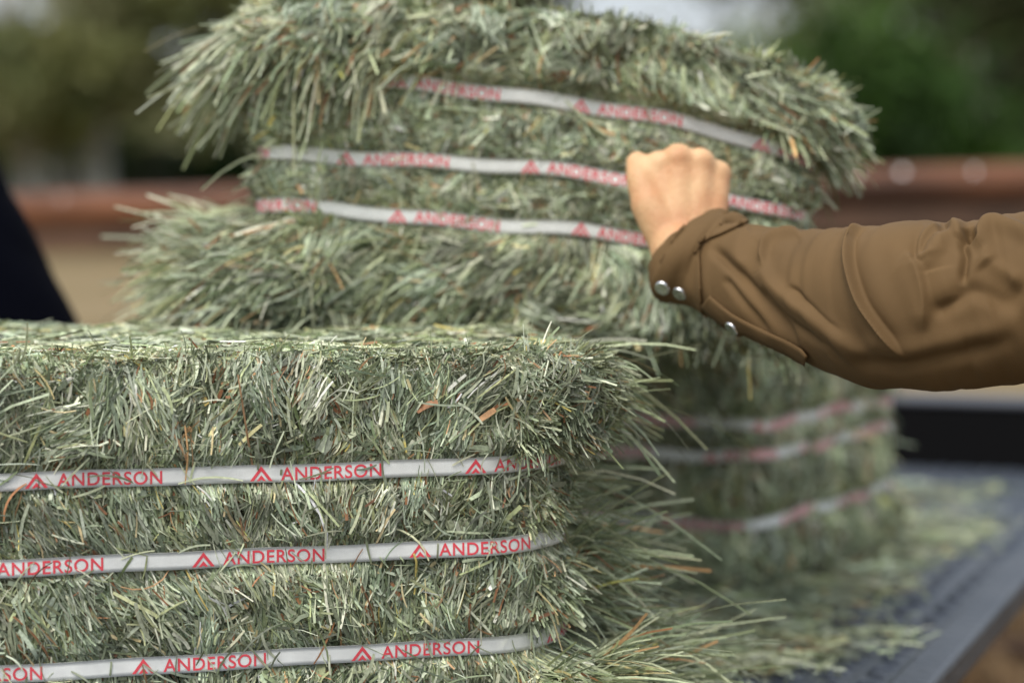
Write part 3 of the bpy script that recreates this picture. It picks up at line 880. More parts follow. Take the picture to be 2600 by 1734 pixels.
def person(loc, face, parts, name_label, sh_R, el_R, wr_R, el_L, wr_L, topm, jr=1.0, handshape=None, sleeve_R=True):
    """standing person; face = unit horizontal facing direction; joints in world space"""
    loc = np.array(loc, float); f = np.array([*face, 0], float); f /= np.linalg.norm(f); r = np.array([f[1], -f[0], 0]); u = np.array([0, 0, 1.0])
    e = empty('person', loc)
    tag(e, name_label, 'person')
    W = lambda a, b_, c: loc + r * a + f * b_ + u * c - loc
    Lc = lambda p: np.array(p, float) - loc
    G = lambda a, b_, c: r * a + f * b_ + u * c
    shR = Lc(sh_R); shL = G(-.19, 0, sh_R[2])
    elR, wrR, elL, wrL = map(Lc, (el_R, wr_R, el_L, wr_L))
    z = sh_R[2]
    rot = np.stack([r, f, u], 1)
    s = [('e', G(0, 0, z + .26), (.078, .098, .118), rot), ('e', G(0, .035, z + .205), (.055, .068, .06), rot),
         ('c', G(0, -.01, z + .02), G(0, 0, z + .19), .058, .054),
         ('c', G(0, .10, z + .255), G(0, .112, z + .235), .010, .014),
         ('e', G(.080, -.005, z + .25), (.012, .02, .032), rot), ('e', G(-.080, -.005, z + .25), (.012, .02, .032), rot),
         ('e', G(0, .090, z + .195), (.022, .012, .010), rot),
         ('e', G(0, 0, z - .13), (.16, .095, .19), rot), ('e', G(0, 0, z - .36), (.145, .09, .17), rot), ('e', G(0, 0, z - .50), (.16, .10, .12), rot),
         ('c', shR, G(.05, 0, z - .03), .05, .06), ('c', shL, G(-.05, 0, z - .03), .05, .06),
         ('c', shR, elR, .048, .038), ('c', elR, wrR, .040, .027), ('c', shL, elL, .048, .038), ('c', elL, wrL, .038, .026)]
    for sg in (-1, 1):
        s += [('c', G(.09 * sg, 0, z - .56), G(.10 * sg, .01, z * .33 + .01), .08, .052), ('c', G(.10 * sg, .01, z * .33), G(.10 * sg, -.02, .10), .05, .038),
              ('c', G(.10 * sg, -.03, .05), G(.11 * sg, .13, .035), .035, .03)]
    def hand(sh, wrp, elp):
        d = nrm(wrp - elp); a = nrm(np.cross(d, u + .01)); bb = np.cross(a, d)
        out = [('c', wrp, wrp + d * .08, .026, .03)]
        for k in range(4):
            o0 = wrp + d * .09 + a * (.026 - .0175 * k); ln = (.07, .08, .075, .058)[k]
            out += [('c', o0, o0 + d * ln * .5 - bb * .006, .0095, .0088), ('c', o0 + d * ln * .5 - bb * .006, o0 + d * ln * .85 - bb * .03, .0088, .0075)]
        out += [('c', wrp + a * .02 + d * .02, wrp + a * .05 + d * .055 - bb * .01, .014, .011), ('c', wrp + a * .05 + d * .055 - bb * .01, wrp + a * .05 + d * .09 - bb * .02, .011, .009)]
        return out
    if handshape is None: s += hand(None, wrR, elR)
    else: s += [tuple([x[0]] + [Lc(y) if isinstance(y, np.ndarray) and y.shape == (3,) and k < 2 else y for k, y in enumerate(x[1:])]) for x in handshape]
    s += hand(None, wrL, elL)
    body = remesh('body', s, .0045 if handshape is None else .0026, 4 if handshape is None else 5, [skin], e)
    for sg in (-1, 1):
        ev, m_, sg_ = None, None, None
        bm = bmesh.new(); bmesh.ops.create_uvsphere(bm, u_segments=16, v_segments=10, radius=.0115, matrix=Matrix.Translation(G(.031 * sg, .088, z + .262)))
        bm_obj('eye', bm, [mat('eye_white', (.75, .73, .7), .2)], body, True)
    # clothes
    t = [('e', G(0, 0, z - .13), (.185, .118, .20), rot), ('e', G(0, 0, z - .36), (.175, .115, .19), rot), ('e', G(0, 0, z - .50), (.185, .125, .11), rot),
         ('c', shR, G(.04, 0, z - .03), .066, .075), ('c', shL, G(-.04, 0, z - .03), .066, .075), ('c', G(0, -.01, z - .0), G(0, 0, z + .055), .08, .068),
         ('c', shL, elL, .066 * jr, .056 * jr), ('c', elL, wrL, .058 * jr, .042 * jr)]
    if sleeve_R: t += [('c', shR, elR, .066 * jr, .060 * jr), ('c', elR, wrR, .060 * jr, .042 * jr)]
    else: t += [('c', shR, shR + (elR - shR) * .45, .072, .062)]
    def wrinkle(me):
        n = len(me.vertices); co = np.empty(n * 3, np.float32); me.vertices.foreach_get('co', co); co = co.reshape(-1, 3)
        no = np.empty(n * 3, np.float32); me.vertices.foreach_get('normal', no); no = no.reshape(-1, 3)
        h = .012 * (np.abs(vnoise(co[:, 0] * 9 + co[:, 2] * 14, co[:, 1] * 9 - co[:, 2] * 6, 4) - .5) * 2)
        me.vertices.foreach_set('co', (co + no * h[:, None]).ravel())
    remesh('shirt' if not sleeve_R else 'jacket', t, .008, 6, [topm], e, wrinkle)
    t = [('e', G(0, 0, z - .60), (.175, .12, .12), rot)]
    for sg in (-1, 1): t += [('c', G(.09 * sg, 0, z - .60), G(.10 * sg, .01, z * .33), .093, .07), ('c', G(.10 * sg, .01, z * .33), G(.10 * sg, -.02, .12), .068, .058)]
    remesh('trousers', t, .009, 5, [denim], e, wrinkle)
    for sg in (-1, 1):
        remesh('boot', [('c', G(.10 * sg, -.035, .055), G(.11 * sg, .14, .04), .048, .040), ('c', G(.10 * sg, -.03, .06), G(.10 * sg, -.025, .17), .05, .05)], .006, 3, [leather], e)
    remesh('hair', [('e', G(0, -.018, z + .29), (.086, .098, .108), rot)], .006, 2, [hairm], body)
    return e, body

# ---- hand of the person reaching in from the right (right hand, back of the hand to the viewer)
hs = []
def pp(x, y, D): return P(x, y, D)
wrist = pp(1752, 668, 1.905)
mcp = [(1672, 428, 1.930, .0118), (1722, 410, 1.926, .0122), (1777, 420, 1.928, .0118), (1822, 448, 1.934, .0108)]
for k, (x, y, D, r) in enumerate(mcp):
    wx = 1706 + k * 27
    hs.append(('c', pp(wx, 640, 1.912), pp(x, y, D), .0170, r))
    hs.append(('e', pp(x, y - 6, D - .001), (r * 1.08, r * 1.05, r * 1.05)))
    p1 = pp(x + (k - 1.5) * 1, y - 2, D + .036); p2 = pp(x + 2, y + 62, D + .052); p3 = pp(x + 3, y + 95, D + .034)
    hs.append(('c', pp(x, y, D), p1, r * .98, r * .88)); hs.append(('c', p1, p2, r * .86, r * .78)); hs.append(('c', p2, p3, r * .76, r * .66))
hs.append(('e', pp(1738, 540, 1.925), (.034, .014, .040)))
# thumb: leaves the side of the palm, its tip laid against the forefinger
hs.append(('c', pp(1700, 610, 1.915), pp(1648, 520, 1.918), .018, .0150))
hs.append(('c', pp(1648, 520, 1.918), pp(1626, 455, 1.924), .0140, .0118))
hs.append(('c', pp(1626, 455, 1.924), pp(1618, 414, 1.934), .0118, .0095))
hs.append(('c', pp(1722, 636, 1.908), pp(1776, 690, 1.892), .0225, .0210)); hs.append(('c', pp(1772, 628, 1.912), pp(1850, 690, 1.885), .0220, .0235))
elb = P(2400, 790, 1.70)
shR = np.array([.565, 1.55, CZ - .035])
personA, bodyA = person((.565, 1.36, 0), (-1, 0), None, 'person in a brown snap shirt reaching in from the right to grip a bale strap',
                 shR, elb, pp(1835, 690, 1.885), (.52, 1.10, 1.13), (.40, 1.20, 1.10), brown, handshape=hs, sleeve_R=False)

# ---- the sleeve
ST = [((1836, 543), (1657, 690), 1.900), ((1880, 560), (1668, 748), 1.893), ((1925, 578), (1758, 772), 1.880), ((1990, 586), (1850, 836), 1.850),
      ((2080, 590), (1960, 884), 1.815), ((2168, 584), (2068, 929), 1.780), ((2260, 574), (2190, 978), 1.740), ((2345, 560), (2300, 992), 1.710),
      ((2430, 566), (2400, 990), 1.695), ((2510, 552), (2500, 982), 1.685), ((2610, 540), (2610, 973), 1.675), ((2800, 520), (2800, 960), 1.655),
      ((3080, 470), (3080, 930), 1.62), ((3400, 420), (3420, 900), 1.575), ((3560, 400), (3600, 880), 1.55)]
def catmull(P_, n):
    P_ = np.asarray(P_, float); m = len(P_)
    t = np.linspace(0, m - 1, n); i = np.clip(t.astype(int), 0, m - 2); f = (t - i)[:, None]
    g = lambda k: P_[np.clip(k, 0, m - 1)]
    p0, p1, p2, p3 = g(i - 1), g(i), g(i + 1), g(i + 2)
    return .5 * (2 * p1 + (p2 - p0) * f + (2 * p0 - 5 * p1 + 4 * p2 - p3) * f ** 2 + (3 * p1 - p0 - 3 * p2 + p3) * f ** 3)
NR, NC = 620, 420
tops = catmull([P(*a, D) for a, b, D in ST], NR); bots = catmull([P(*b, D) for a, b, D in ST], NR)
cen = (tops + bots) / 2; Av = (tops - bots) / 2
axd = nrm(np.gradient(cen, axis=0))
Bv = nrm(np.cross(axd, Av)) * np.linalg.norm(Av, axis=1)[:, None]
if (Bv @ FW).mean() > 0: Bv = -Bv          # +Bv is towards the camera
flat = np.interp(np.linspace(0, 1, NR), [0, .06, .2, .5, 1], [.72, .75, .82, .88, .9])[:, None]
Bv = Bv * flat
th = np.linspace(0, 2 * np.pi, NC, endpoint=False)
pts = cen[:, None] + Av[:, None] * np.cos(th)[None, :, None] + Bv[:, None] * np.sin(th)[None, :, None]

def polydist(px, py, pl):
    """signed distance (right of travel +) and position 0..1 along a polyline"""
    pl = np.asarray(pl, float); best = np.full(px.shape, 1e9); sg = np.zeros(px.shape); al = np.zeros(px.shape)
    L = np.r_[0, np.cumsum(np.linalg.norm(np.diff(pl, axis=0), axis=1))]
    for k in range(len(pl) - 1):
        a, b = pl[k], pl[k + 1]; d = b - a; l2 = d @ d
        t = np.clip(((px - a[0]) * d[0] + (py - a[1]) * d[1]) / l2, 0, 1)
        qx, qy = a[0] + t * d[0] - px, a[1] + t * d[1] - py
        dd = np.hypot(qx, qy); m = dd < best
        best[m] = dd[m]; sg[m] = np.sign(d[0] * -qy - d[1] * -qx)[m]; al[m] = ((L[k] + t * math.sqrt(l2)) / L[-1])[m]
    return best * sg, al
def smoothline(pl, n=24): return catmull([(a, b) for a, b in pl], n)
def grid_normals(p):
    du = np.gradient(p, axis=0); dv = (np.roll(p, -1, 1) - np.roll(p, 1, 1))
    n = nrm(np.cross(du, dv))
    c = p.mean(1, keepdims=True)
    if ((p - c) * n).sum() < 0: n = -n
    return n
# folds: (kind, amplitude mm, left width px, right width px, polyline)
FOLDS = [
 ('lip', 7.5, 20, 5, [(2215, 570), (2188, 576), (2163, 600), (2157, 653), (2168, 711), (2191, 772), (2229, 827), (2276, 881), (2310, 925)]),
 ('lip', 5.0, 10, 9, [(2040, 586), (1985, 590), (1947, 608), (1936, 646), (1942, 690)]),
 ('ridge', 5.0, 17, 24, [(1938, 660), (1944, 695), (1968, 730), (2021, 772), (2089, 820), (2160, 880), (2220, 930)]),
 ('groove', 6.0, 14, 13, [(1800, 622), (1851, 670), (1902, 725), (1943, 779), (1990, 833), (2035, 880)]),
 ('groove', 2.6, 10, 10, [(1835, 700), (1880, 760), (1930, 820), (1965, 858)]),
 ('groove', 3.0, 9, 14, [(2000, 722), (2045, 765), (2100, 815), (2150, 855)]),
 ('groove', 2.8, 10, 12, [(1930, 725), (1975, 790), (2040, 840), (2110, 885)]),
 ('lip', 5.0, 34, 10, [(2400, 566), (2368, 578), (2343, 602), (2334, 636), (2341, 668)][::-1]),
 ('groove', 5.0, 14, 22, [(2418, 572), (2372, 590), (2346, 615), (2337, 645), (2343, 668)]),
 ('ridge', 4.5, 20, 20, [(2430, 562), (2402, 598), (2375, 640), (2345, 668), (2320, 672)]),
 ('lip', 4.5, 26, 16, [(2290, 640), (2312, 660), (2331, 704), (2344, 772), (2344, 850)]),
 ('groove', 5.5, 12, 11, [(2478, 582), (2455, 600), (2443, 622), (2450, 650), (2446, 690), (2440, 730)]),
 ('ridge', 4.0, 16, 16, [(2428, 560), (2436, 575), (2438, 610)]),
 ('ridge', 6.5, 14, 22, [(2462, 622), (2480, 608), (2492, 580), (2525, 566), (2575, 580), (2640, 608)]),
 ('groove', 5.0, 12, 10, [(2452, 582), (2466, 600), (2480, 594)]),
 ('groove', 3.5, 26, 30, [(2500, 660), (2540, 710), (2610, 770)]),
 ('ridge', 3.5, 22, 26, [(2480, 640), (2530, 680), (2600, 730)]),
 ('groove', 4.5, 26, 24, [(2360, 800), (2420, 765), (2480, 740), (2600, 800)]),
 ('ridge', 3.0, 30, 34, [(2380, 680), (2395, 740), (2410, 775)]),
 ('groove', 3.0, 20, 22, [(2150, 905), (2260, 930), (2400, 905), (2600, 860)]),
 ('ridge', 2.4, 26, 26, [(2180, 860), (2300, 890), (2420, 860), (2600, 820)]),
 ('lip', 2.5, 40, 20, [(1905, 575), (1880, 600), (1870, 650), (1890, 690)]),
 ('groove', 5, 7, 8, [(1836, 570), (1862, 566), (1895, 572)]),
]
for it in range(1):
    nm = grid_normals(pts)
    px, py, dd = project(pts)
    facing = sstep(-.05, .25, -(nm * nrm(pts - CAM)).sum(-1))
    disp = np.zeros(px.shape)
    for kind, amp, wl, wr, pl in FOLDS:
        d, al = polydist(px, py, smoothline(pl))
        endt = sstep(0, .12, al) * (1 - sstep(.75, 1, al))
        wd_ = np.where(d < 0, wl, wr)
        if kind == 'ridge': f = np.exp(-(d / wd_) ** 2)
        elif kind == 'groove': f = -np.exp(-(d / wd_) ** 2)
        else:  # lip: rolls up from one side (left, in walking order the + side) and drops sharply
            sgn = d
            f = np.where(sgn > 0, np.exp(-(sgn / wl) ** 1.3), np.exp(-(sgn / wr) ** 2) * 1.35 - .35 * np.exp(-(sgn / (wr * 4)) ** 2))
        disp += amp * .001 * f * endt
    pts = pts + nm * (disp * facing)[..., None]
# soft buckles all round
U, TH = np.meshgrid(np.linspace(0, 1, NR), th, indexing='ij')
nm = grid_normals(pts)
cth, sth = np.cos(TH), np.sin(TH)
buck = .0020 * (vnoise(U * 26 + cth * 1.3, sth * 1.6 + U * 7, 41) - .5) + .0016 * (vnoise(U * 60 + cth * 3, sth * 3 - U * 12, 43) - .5)
back = sstep(.1, -.5, sth)
buck += back * .010 * (vnoise(U * 34, cth * 2 + U * 9, 45) - .5)
pts = pts + nm * buck[..., None]
nm = grid_normals(pts)
def tube_mesh(name, outer, thick, ends=True):
    nr, nc = outer.shape[:2]
    nmn = grid_normals(outer)
    inner = outer - nmn * thick
    V = np.concatenate([outer.reshape(-1, 3), inner.reshape(-1, 3)])
    i = np.arange(nr - 1)[:, None]; j = np.arange(nc)[None]; j2 = (j + 1) % nc
    q = np.stack([i * nc + j, i * nc + j2, (i + 1) * nc + j2, (i + 1) * nc + j], -1).reshape(-1, 4)
    q2 = q[:, ::-1] + nr * nc
    jj = np.arange(nc); j3 = (jj + 1) % nc
    e1 = np.stack([jj, jj + nr * nc, j3 + nr * nc, j3], -1)
    o = (nr - 1) * nc
    e2 = np.stack([o + jj, o + j3, o + j3 + nr * nc, o + jj + nr * nc], -1)
    return np_mesh(name, V, np.concatenate([q, q2, e1, e2]))
pA = np.array(personA.location)
me = tube_mesh('sleeve', pts - pA, .0012)
bm = bmesh.new(); bm.from_mesh(me); bmesh.ops.recalc_face_normals(bm, faces=bm.faces); bm.to_mesh(me); bm.free()
sleeve = link('sleeve', me, [brown], personA, True)
bv = BVHTree.FromPolygons([tuple(x) for x in pts.reshape(-1, 3)], [tuple(int(k) for k in r_) for r_ in np.stack([
    (np.arange(NR - 1)[:, None] * NC + np.arange(NC)[None]).ravel(), (np.arange(NR - 1)[:, None] * NC + (np.arange(NC)[None] + 1) % NC).ravel(),
    ((np.arange(NR - 1)[:, None] + 1) * NC + (np.arange(NC)[None] + 1) % NC).ravel(), ((np.arange(NR - 1)[:, None] + 1) * NC + np.arange(NC)[None]).ravel()], -1)])
def on_sleeve(x, y):
    d = Vector(P(x, y, 1.0) - CAM).normalized()
    h = bv.ray_cast(Vector(CAM), d)
    if h[0] is None: return None, None
    return h[0], (h[1] if h[1].dot(d) < 0 else -h[1])
# cuff: a doubled band over the end of the sleeve, open at the slit
px, py, dd = project(pts)
nm = grid_normals(pts)
bound = np.interp(py, [500, 560, 600, 618, 800, 900], [1935, 1915, 1830, 1779, 1788, 1800])
bound = np.where(sth < 0, np.interp(py, [500, 600, 800], [1930, 1880, 1800]), bound)
inside = px < bound
rowmax = int(NR * 2.6 / (len(ST) - 1))
cu_out = pts + nm * .0028; cu_in = pts + nm * .0004
idx = np.arange(NR * NC).reshape(NR, NC)
qs_ = []
for i in range(rowmax):
    for j in range(NC):
        j2 = (j + 1) % NC
        if inside[i, j] and inside[i + 1, j] and inside[i, j2] and inside[i + 1, j2]:
            qs_.append((idx[i, j], idx[i, j2], idx[i + 1, j2], idx[i + 1, j]))
me = np_mesh('cuff', cu_out.reshape(-1, 3)[:(rowmax + 2) * NC] - pA, np.array(qs_))
bm = bmesh.new(); bm.from_mesh(me)
bmesh.ops.delete(bm, geom=[v for v in bm.verts if not v.link_faces], context='VERTS')
bmesh.ops.recalc_face_normals(bm, faces=bm.faces)
bm.to_mesh(me); bm.free()
cuff = link('cuff', me, [brown], personA, True)
md = cuff.modifiers.new('t', 'SOLIDIFY'); md.thickness = .0022; md.offset = -1 if True else 1
# snaps
def snap(x, y, lift=.0028):
    p, n = on_sleeve(x, y)
    bm = bmesh.new()
    M = Matrix.Translation(p + n * lift - Vector(pA)) @ n.to_track_quat('Z', 'Y').to_matrix().to_4x4()
    prof = [(0, .0013), (.0025, .0014), (.0040, .0017), (.0050, .0019), (.0056, .0016), (.0061, .0008), (.0062, -.0012), (0, -.0012)]
    seg = 28; vs = []
    for r_, z_ in prof:
        vs.append([bm.verts.new(M @ Vector((r_ * math.cos(2 * math.pi * k / seg), r_ * math.sin(2 * math.pi * k / seg), z_))) for k in range(seg)])
    for a, b_ in zip(vs[:-1], vs[1:]):
        for k in range(seg): bm.faces.new((a[k], b_[k], b_[(k + 1) % seg], a[(k + 1) % seg]))
    bmesh.ops.remove_doubles(bm, verts=bm.verts, dist=1e-6); bmesh.ops.recalc_face_normals(bm, faces=bm.faces)
    return bm_obj('snap_button', bm, [chrome], personA, True)
snap(1685, 726); snap(1730, 739); snap(1864, 828, .0026)
# placket: strip sewn on along the underside, its loose tip lifting
def strip(name, line, wpx, lift, tip=0, tk=.0016):
    ln = smoothline(line, 40); V = []
    dv = nrm(np.gradient(ln, axis=0)); nv = np.stack([-dv[:, 1], dv[:, 0]], 1)
    rows = 7; V = []
    for k in range(40):
        for j in range(rows):
            q = ln[k] + nv[k] * wpx * (j / (rows - 1) - .5) * (1 if k < 36 else 1 - (k - 35) * .10)
            h = on_sleeve(*q)
            if h[0] is None: h = last
            last = h
            V.append(h[0] + h[1] * (lift + tip * sstep(.75, 1, k / 39)) - Vector(pA))
    i = np.arange(39)[:, None] * rows; j = np.arange(rows - 1)[None]
    q = np.stack([i + j, i + j + 1, i + rows + j + 1, i + rows + j], -1).reshape(-1, 4)
    o = link(name, np_mesh(name, np.array(V), q), [brown], personA, True)
    m_ = o.modifiers.new('t', 'SOLIDIFY'); m_.thickness = tk; m_.offset = 0
    return o
strip('placket', [(1792, 768), (1850, 815), (1920, 852), (1990, 884), (2052, 912)], 46, .0016, .002)

# ---- person in navy at the left
navyp, _ = person((-.865, 2.56, 0), (.25, -.97), None, 'person in dark navy clothing, out of focus at the left edge behind the near bale',
                  np.array([-1.075, 2.51, 1.53]), np.array([-1.19, 2.47, 1.25]), np.array([-1.1, 2.28, 1.10]),
                  np.array([-.508, 2.60, 1.22]), np.array([-.53, 2.46, 1.0]), navy, jr=1.28)

# ================================================================== ground and what stands far off
def ground():
    ys = np.r_[np.linspace(-20, 8, 15), np.linspace(9, 60, 80), np.linspace(70, 420, 12)]
    xs = np.r_[np.linspace(-220, -32, 8), np.linspace(-30, 30, 90), np.linspace(32, 220, 8)]
    X, Y = np.meshgrid(xs, ys, indexing='ij')
    Z = .62 * sstep(14, 32, Y) + .03 * (vnoise(X * .7, Y * .7, 50) - .5) * sstep(6, 12, np.abs(Y)) + 1.2 * sstep(60, 200, Y)
    nx, ny = X.shape
    i = np.arange(nx - 1)[:, None] * ny; j = np.arange(ny - 1)[None]
    q = np.stack([i + j, i + ny + j, i + ny + j + 1, i + j + 1], -1).reshape(-1, 4)
    me = np_mesh('ground', np.stack([X, Y, Z], -1).reshape(-1, 3), q)
    m = mat('dirt', rough=.95, spec=.1)
    t = m.node_tree; N = t.nodes; L = t.links; b = N['Principled BSDF']
    tc = N.new('ShaderNodeTexCoord'); mp = N.new('ShaderNodeMapping'); mp.inputs['Scale'].default_value = (.05, .45, 1)
    L.new(tc.outputs['Object'], mp.inputs[0])
    n = N.new('ShaderNodeTexNoise'); n.inputs['Scale'].default_value = 1.0; n.inputs['Detail'].default_value = 5
    L.new(mp.outputs[0], n.inputs[0])
    r = N.new('ShaderNodeValToRGB'); e = r.color_ramp.elements
    e[0].position = .36; e[0].color = (.115, .084, .046, 1); e[1].position = .62; e[1].color = (.23, .178, .105, 1)
    k = r.color_ramp.elements.new(.5); k.color = (.17, .13, .065, 1)
    L.new(n.outputs[0], r.inputs[0]); L.new(r.outputs[0], b.inputs['Base Color'])
    o = link('ground', me, [m], smooth=True); tag(o, kind='structure')
    return o
ground()
def gz(y): return float(.62 * sstep(14, 32, y))

# dry grass beside the deck
def dry_grass():
    R = Ribbons(); n = 42000
    x = rng.uniform(.8, 3.2, n); y = rng.uniform(3.6, 10.5, n)
    root = np.stack([x, y, np.zeros(n)], 1)
    d = np.stack([rng.normal(0, .22, n), rng.normal(0, .22, n), np.ones(n)], 1)
    c = np.array([[.16, .095, .045], [.22, .14, .07], [.10, .06, .03], [.28, .19, .10]])[rng.integers(0, 4, n)]
    R.add_free(root, d, rng.uniform(.25, .6, n), rng.uniform(.004, .010, n), c, droop=.15, K=4)
    o = link('dry_grass', np_mesh('dry_grass', np.concatenate(R.v), np.concatenate(R.q), col=np.concatenate(R.c)), [M_HAY])
    tag(o, 'brown dry grass on the ground beside the deck', 'grass', kind='stuff')
dry_grass()

# rusty pipe fence
rust = add_noise(mat('rust_paint', rough=.6), (.055, .021, .009), (.22, .085, .036), 2.2, 8, .3, 40, stretch=(1, 1, 3), lo=.36, hi=.62)
rustd = add_noise(mat('rust_dark', rough=.8), (.05, .026, .014), (.11, .055, .03), 5, 6)
glint = mat('painted_glint', (.8, .72, .68), .4)  # pale colour for small discs that stand in for highlights on the rail
fence = empty('pipe_fence', (0, 5.2, 0))
tag(fence, 'rusty red pipe fence with painted-on highlights, blurred behind the bales', 'fence')
FO = Vector((0, 5.2, 0))
fl0, fr0 = Vector(P(-900, 560, 5.9)), Vector(P(3600, 436, 4.9))
def fx(px_):   # point on the rail line
    t = (px_ + 900) / 4500; return fl0.lerp(fr0, t)
bm = bmesh.new(); tube(bm, fl0 - FO, fr0 - FO, .042, .042, 24); rail = bm_obj('rail', bm, [rust], fence, True)
bm = bmesh.new()
a, b_ = fl0 - FO, fr0 - FO; ddv = (b_ - a).normalized()
Mx = Matrix.Translation((a + b_) / 2) @ ddv.to_track_quat('X', 'Z').to_matrix().to_4x4()
Lh = (b_ - a).length / 2
box(bm, (-Lh, -.02, -.100), (Lh, .02, -.041), Mx); bm_obj('lower_rail', bm, [rustd], fence)
for px_ in (-500, 700, 1500, 2420, 3300):
    p = fx(px_) - FO
    bm = bmesh.new(); tube(bm, (p.x, p.y + .03, -.02), (p.x, p.y + .03, p.z - .03), .035, .035, 16); bm_obj('post', bm, [rustd], fence, True)
for zz in (.45, .95):
    bm = bmesh.new(); tube(bm, (a.x, a.y + .05, zz), (b_.x, b_.y + .05, zz), .02, .02, 12); bm_obj('wire_rail', bm, [rustd], fence, True)
for px_, s_ in ((2310, 1.4), (2375, 1.1), (2450, .9), (2585, 1.4), (2150, .8), (330, 1.), (540, .7), (2345, .8), (2520, .8), (2620, 1.)):
    p = fx(px_) - FO
    n_ = Vector((0, -.78, .62)).normalized()
    q = p + n_ * .0425 + Vector((0, 0, random.uniform(-.008, .01)))
    bm = bmesh.new()
    bmesh.ops.create_circle(bm, cap_ends=True, segments=9, radius=.009 * s_, matrix=Matrix.Translation(q) @ n_.to_track_quat('Z', 'Y').to_matrix().to_4x4())
    bm_obj('rail_glint', bm, [glint], rail)

# trees and bushes
def foliage(R, c, rad, n, size, cols, nclump, seed, hollow=.35):
    r = np.random.default_rng(seed)
    cc = nrm(r.standard_normal((nclump, 3))) * (hollow + (1 - hollow) * r.random((nclump, 1)) ** .6)
    k = r.integers(0, nclump, n)
    p = cc[k] + .20 * r.standard_normal((n, 3)) * (.6 + .8 * r.random((nclump, 1)))[k]
    p = p * np.array(rad) + np.array(c)
    d = nrm(r.standard_normal((n, 3)) + np.array([0, 0, -.2]))
    L = size * r.uniform(.7, 1.4, n)
    col = np.array(cols)[r.integers(0, len(cols), nclump)][k] * r.uniform(.75, 1.25, (n, 1))
    R.add_free(p, d, L, L * .55, col, K=3, curl=.2, taper=.8)
def tree(name, px_, D, h, crowns, trunk_r, cols, label, cat='tree', group=None, n=6000, size=.2, seed=1, lean=0, limbs=4):
    x = (px_ - 1300) / FPX * D; z0 = gz(D) - .03
    e = empty(name, (x, D, z0)); tag(e, label, cat, group)
    if trunk_r:
        bm = bmesh.new()
        ps = [Vector((lean * t * t * h + .08 * math.sin(5 * t + seed), 0, t * h * .8)) for t in np.linspace(0, 1, 7)]
        for a, b2, ra in zip(ps[:-1], ps[1:], np.linspace(1, .45, 7)):
            tube(bm, a, b2 + (b2 - a) * .03, trunk_r * ra * (1.25 if a.z < .1 else 1), trunk_r * (ra - .09), 12)
        for k in range(limbs):
            a = ps[3 + k % 3]; an = k * 2.4 + seed
            b2 = a + Vector((math.cos(an) * h * .2, math.sin(an) * h * .2, h * .18)); tube(bm, a, b2, trunk_r * .4, trunk_r * .12, 8)
        bm_obj('trunk', bm, [M_BARK], e, True)
    R = Ribbons()
    for i, (cx, cz, rx, rz) in enumerate(crowns):
        foliage(R, (cx, 0, cz), (rx, rx, rz), int(n / len(crowns)), size, cols, 34, seed * 31 + i)
    link('crown', np_mesh('crown', np.concatenate(R.v), np.concatenate(R.q), col=np.concatenate(R.c)), [M_LEAF], e)
    return e
OLV = [(.17, .185, .06), (.23, .235, .09), (.12, .14, .05), (.28, .28, .14)]
GRN = [(.035, .085, .010), (.05, .11, .014), (.02, .05, .007), (.07, .13, .02)]
DRK = [(.05, .06, .022), (.08, .09, .033), (.035, .045, .015)]
GRY = [(.20, .215, .13), (.26, .265, .18), (.14, .16, .08)]
tg = 'trees behind the fence'
tree('oak_tree', 60, 30, 7, [(-.6, 1.9, 1.3, .7), (.5, 2.2, 1.0, .5)], .16, OLV, 'olive tree at the far left with a thin grey trunk beside the navy figure', group=tg, seed=2, n=9000)
tree('oak_tree', 150, 32, 8, [(.7, 4.1, 1.0, .9), (.3, 2.4, 1.0, .5)], .13, OLV, 'slim pale trunk between the two thicker trunks left of the lifted bale', group=tg, seed=3, n=5000)
tree('oak_tree', 255, 31, 9, [(1.0, 3.4, 1.5, .9), (2.0, 3.9, 1.8, 1.5), (1.4, 5.4, 1.8, 1.3), (-.3, 2.3, .9, .5)], .24, OLV, 'broad olive tree with the thickest pale trunk left of the lifted bale', group=tg, seed=4, n=12000)
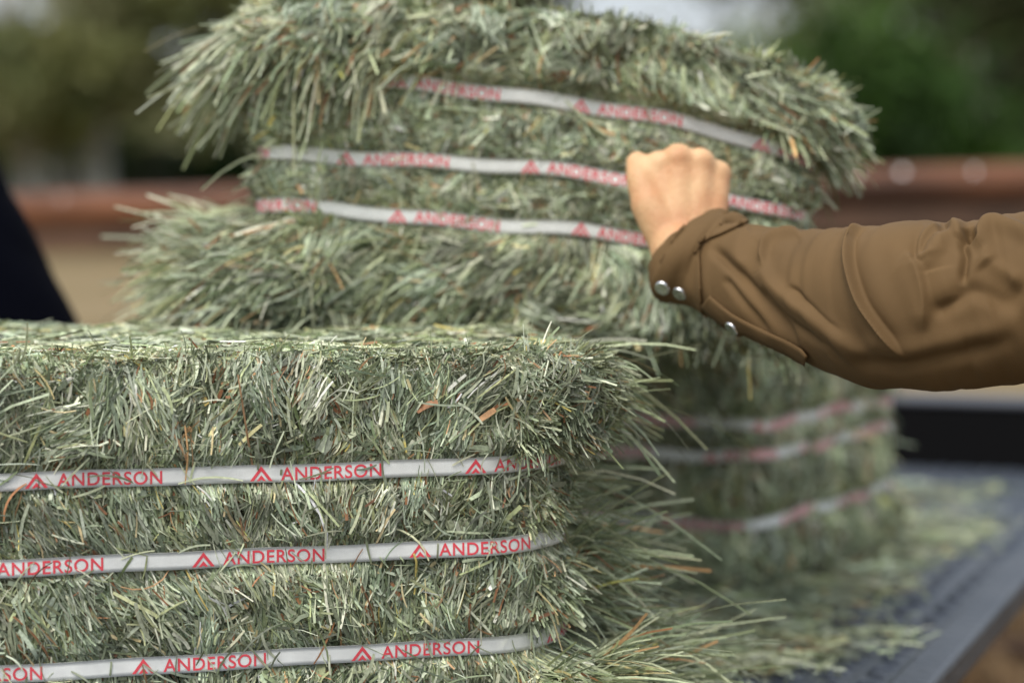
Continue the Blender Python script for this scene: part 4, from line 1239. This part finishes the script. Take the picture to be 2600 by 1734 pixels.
tree('oak_tree', 800, 36, 9, [(0, 4.2, 2.6, 1.3), (-1, 5.6, 2.6, 1.5), (2., 4.6, 2.0, 1.1)], .22, OLV, 'spreading olive tree showing above the left end of the lifted bale', group=tg, seed=5, n=9000)
tree('oak_tree', 1290, 40, 9, [(0, 4.5, 1.6, 1.5), (-1.6, 5, 1.8, 1.6)], .2, GRY, 'grey green tree above the middle of the lifted bale', group=tg, seed=6, n=6000)
tree('oak_tree', 2080, 38, 10, [(.2, 4.6, 2.2, 1.3), (2.0, 5.2, 2.4, 1.5), (0, 6.5, 2.4, 1.5)], .22, GRY, 'tall grey green tree right of the sky gap', group=tg, seed=7, n=11000)
tree('round_bush', 2160, 24, 3, [(0, 1.55, 1.05, 1.25), (.7, 1.3, .9, 1.1), (-.4, .8, 1.0, .9), (1.1, .7, .9, .8)], 0, GRN, 'bright green rounded bush behind the fence, right of the lifted bale', 'bush', seed=8, n=14000, size=.13)
tree('oak_tree', 2520, 26, 9, [(.2, 3.2, 1.1, 1.2), (.8, 4.6, 1.8, 1.5), (.3, 1.4, .9, 1.1)], .26, DRK, 'dark tree filling the top right corner behind the fence', group=tg, seed=9, n=12000, size=.16)
# low undergrowth under the trees
def mass(name, label, spots, cols, size, n, seed, cat):
    R = Ribbons()
    for i, (px_, D, rx, rz, zc) in enumerate(spots):
        x = (px_ - 1300) / FPX * D
        foliage(R, (x, D, gz(D) + zc), (rx, 1.0, rz), n, size, cols, 26, seed + i, hollow=.1)
    o = link(name, np_mesh(name, np.concatenate(R.v), np.concatenate(R.q), col=np.concatenate(R.c)), [M_LEAF])
    tag(o, label, cat, kind='stuff')
mass('undergrowth', 'low dark green undergrowth along the foot of the trees', [(x, 33 + (x % 3), 1.6, .75, .55) for x in range(-500, 3200, 260)], DRK + GRN[2:3], .2, 1800, 60, 'undergrowth')
mass('far_wood', 'far wood of dark olive foliage closing the view', [(x, 50 + (x // 310 % 3) * 3, 2.6, 1.3 if (-350 < x < 140 or 1450 < x < 1850) else 2.2, 1.2 if (-350 < x < 140 or 1450 < x < 1850) else 1.9) for x in range(-900, 3700, 310)], OLV + DRK[:2], .35, 2200, 90, 'wood')
